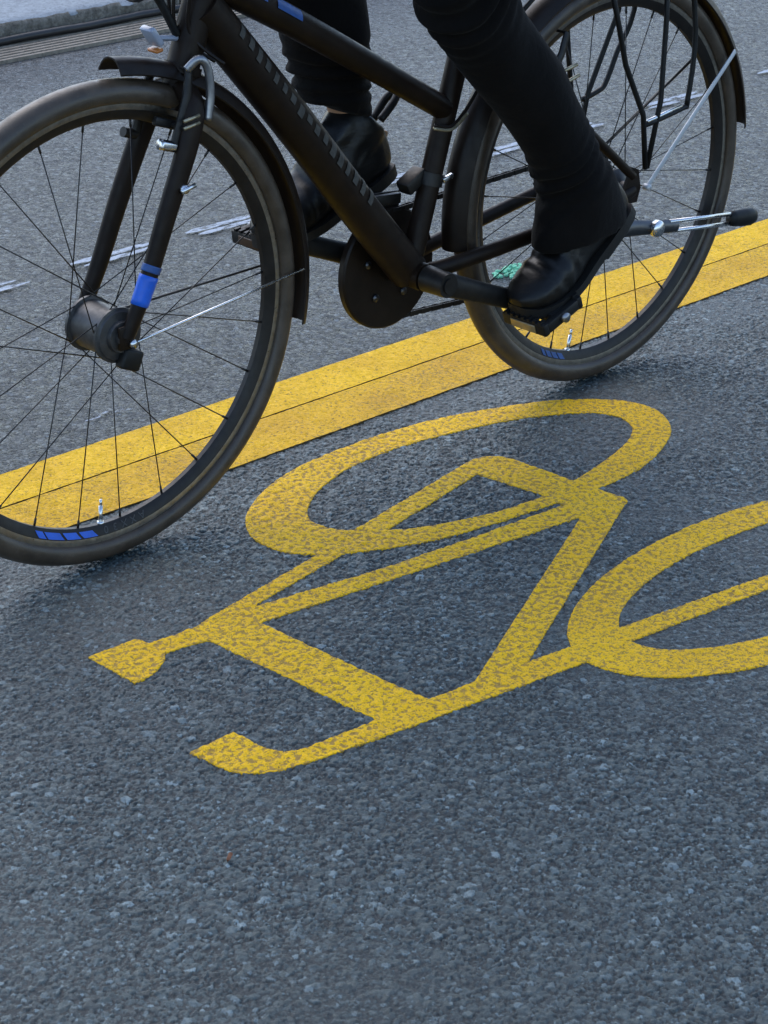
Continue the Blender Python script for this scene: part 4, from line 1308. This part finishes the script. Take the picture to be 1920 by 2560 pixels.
def boot(sp, y, shank_to, mat):
    """boot lofted heel to toe along a bent foot line, shaft lofted up to the ankle, fused; with a separate sole"""
    yv = Vector((0, 1, 0))
    secs = [(-.016, .030, .070, .016), (-.008, .010, .088, .027), (.012, .002, .106, .0345), (.05, .002, .114, .0365), (.085, .006, .120, .0365), (.12, .010, .112, .0375), (.15, .008, .094, .041), (.18, .005, .076, .0450), (.215, .003, .062, .0465), (.242, .006, .051, .041), (.260, .011, .041, .030), (.271, .018, .033, .014)]
    bm = bmesh.new(); rings = []
    for uu, b, t, hw in secs:
        r = []; p, d, v = sp(uu)
        for k in range(24):
            a = 2*PI*k/24; ca, sa = math.cos(a), math.sin(a)
            ex = .62 if sa < 0 else .9
            px = hw*math.copysign(abs(ca)**ex, ca); pz = (b+t)/2+(t-b)/2*math.copysign(abs(sa)**ex, sa)
            r.append(p+v*pz+yv*px)
        rings.append(r)
    loft(bm, rings)
    p, d, v = sp(.068); ank = p+v*.072; top = Vector(shank_to); sr = []
    for t, rx, ry in ((0, .062, .036), (.25, .064, .039), (.5, .061, .042), (.75, .056, .043), (1, .052, .043)):
        sr.append(ring_at(ank.lerp(top, t), top-ank, rx, ry, 24))
    loft(bm, sr)
    bm = remesh_bm(bm, .0042, 4)
    O, u, v0 = sp(0)
    def amp(co):
        uu = (co-O).dot(u); vv = (co-O).dot(v0)
        k1 = math.exp(-((uu-.165)/.030)**2)*(1 if vv > .03 else 0)
        k2 = math.exp(-((uu-.08)/.05)**2)*(1 if vv > .06 else 0)
        return k1*.0016*math.sin(uu*240+co.y*40+3*noise.noise(co*30))+k2*.0018*math.sin(vv*150+uu*90+co.y*30+3*noise.noise(co*22))+.0012*noise.noise(co*25)
    bm = folded(bm, amp)
    b = obj('boot', bm, mat, person)
    sb = bmesh.new()
    us = [-.010, .004, .03, .06, .088, .092, .11, .13, .15, .17, .19, .215, .235, .250, .262, .270]
    def hw_at(q):
        for (a, _, _, wa), (c, _, _, wc) in zip(secs, secs[1:]):
            if a <= q <= c: return wa+(wc-wa)*(q-a)/(c-a)
        return secs[-1][3]
    rows = []
    for q in us:
        p, d, v = sp(q); w = hw_at(q)*1.02+.0005
        lowz = -.009 if q <= .089 else -.0035
        up = .012 if q < .24 else .010+(q-.24)*.3
        rows.append([p+v*up+yv*w, p+v*up-yv*w, p+v*lowz-yv*w*.96, p+v*lowz+yv*w*.96])
    loft(sb, rows)
    obj('sole', sb, M['sole'], b, autosmooth=50)
    return b
bl_ = boot(SPL, -.128, (-.208, -.124, .428), M['boot'])
br_ = boot(SPR, .117, (-.452, .119, .520), M['boot'])
bm = bmesh.new(); box(bm, (-.4065, .117, .475), (.008, .020, .032), Euler((0, .25, 0)).to_matrix(), .003)
obj('heel_tab', bm, M['tan'], br_)
bm = bmesh.new(); tube(bm, smooth_path([(-.415, .110, .510), (-.388, .108, .535), (-.372, .118, .548), (-.385, .130, .535), (-.413, .128, .508)], 5), .0065, 10)
obj('pull_loop', bm, M['plastic'], br_)

# ------------------------------------------------------------------ camera, light, world
cd = bpy.data.cameras.new('camera'); cam = bpy.data.objects.new('camera', cd); COL.objects.link(cam)
YAW, PIT, ROL = -0.765295537608571, 1.129121454342458, 0.010741660509736331
Rm = Matrix.Rotation(YAW, 3, 'Z') @ Matrix.Rotation(PIT, 3, 'X') @ Matrix.Rotation(ROL, 3, 'Z')
cam.matrix_world = Matrix.Translation((-2.7744280218171276, -2.363812519560696, 1.441899969830293)) @ Rm.to_4x4()
cd.sensor_fit = 'HORIZONTAL'; cd.sensor_width = 36; cd.lens = 5525.75228713822/1920*36
cd.clip_start = .05; cd.clip_end = 1000
cd.dof.use_dof = True; cd.dof.focus_distance = 3.0; cd.dof.aperture_fstop = 56
sc.camera = cam

EL, AZ = math.radians(48), math.radians(20)     # azimuth clockwise from +Y
w = bpy.data.worlds.new('World'); sc.world = w; w.use_nodes = True
nt = w.node_tree; bg = nt.nodes['Background']
sky = nt.nodes.new('ShaderNodeTexSky'); sky.sky_type = 'NISHITA'; sky.sun_disc = False
sky.sun_elevation = EL; sky.sun_rotation = AZ; sky.air_density = 1.0; sky.dust_density = 1.0; sky.ozone_density = 2.0
nt.links.new(sky.outputs[0], bg.inputs[0]); bg.inputs[1].default_value = .15
sd = bpy.data.lights.new('sun', 'SUN'); sd.energy = .6; sd.angle = math.radians(60); sd.color = (1, .96, .90)
so = bpy.data.objects.new('sun', sd); COL.objects.link(so)
dirv = Vector((math.sin(AZ)*math.cos(EL), math.cos(AZ)*math.cos(EL), math.sin(EL)))
so.rotation_euler = dirv.to_track_quat('Z', 'Y').to_euler(); so.location = dirv*20
vs = sc.view_settings
vs.view_transform = 'Standard'; vs.look = 'None'; vs.gamma = 1; vs.exposure = 1.12; vs.use_curve_mapping = False
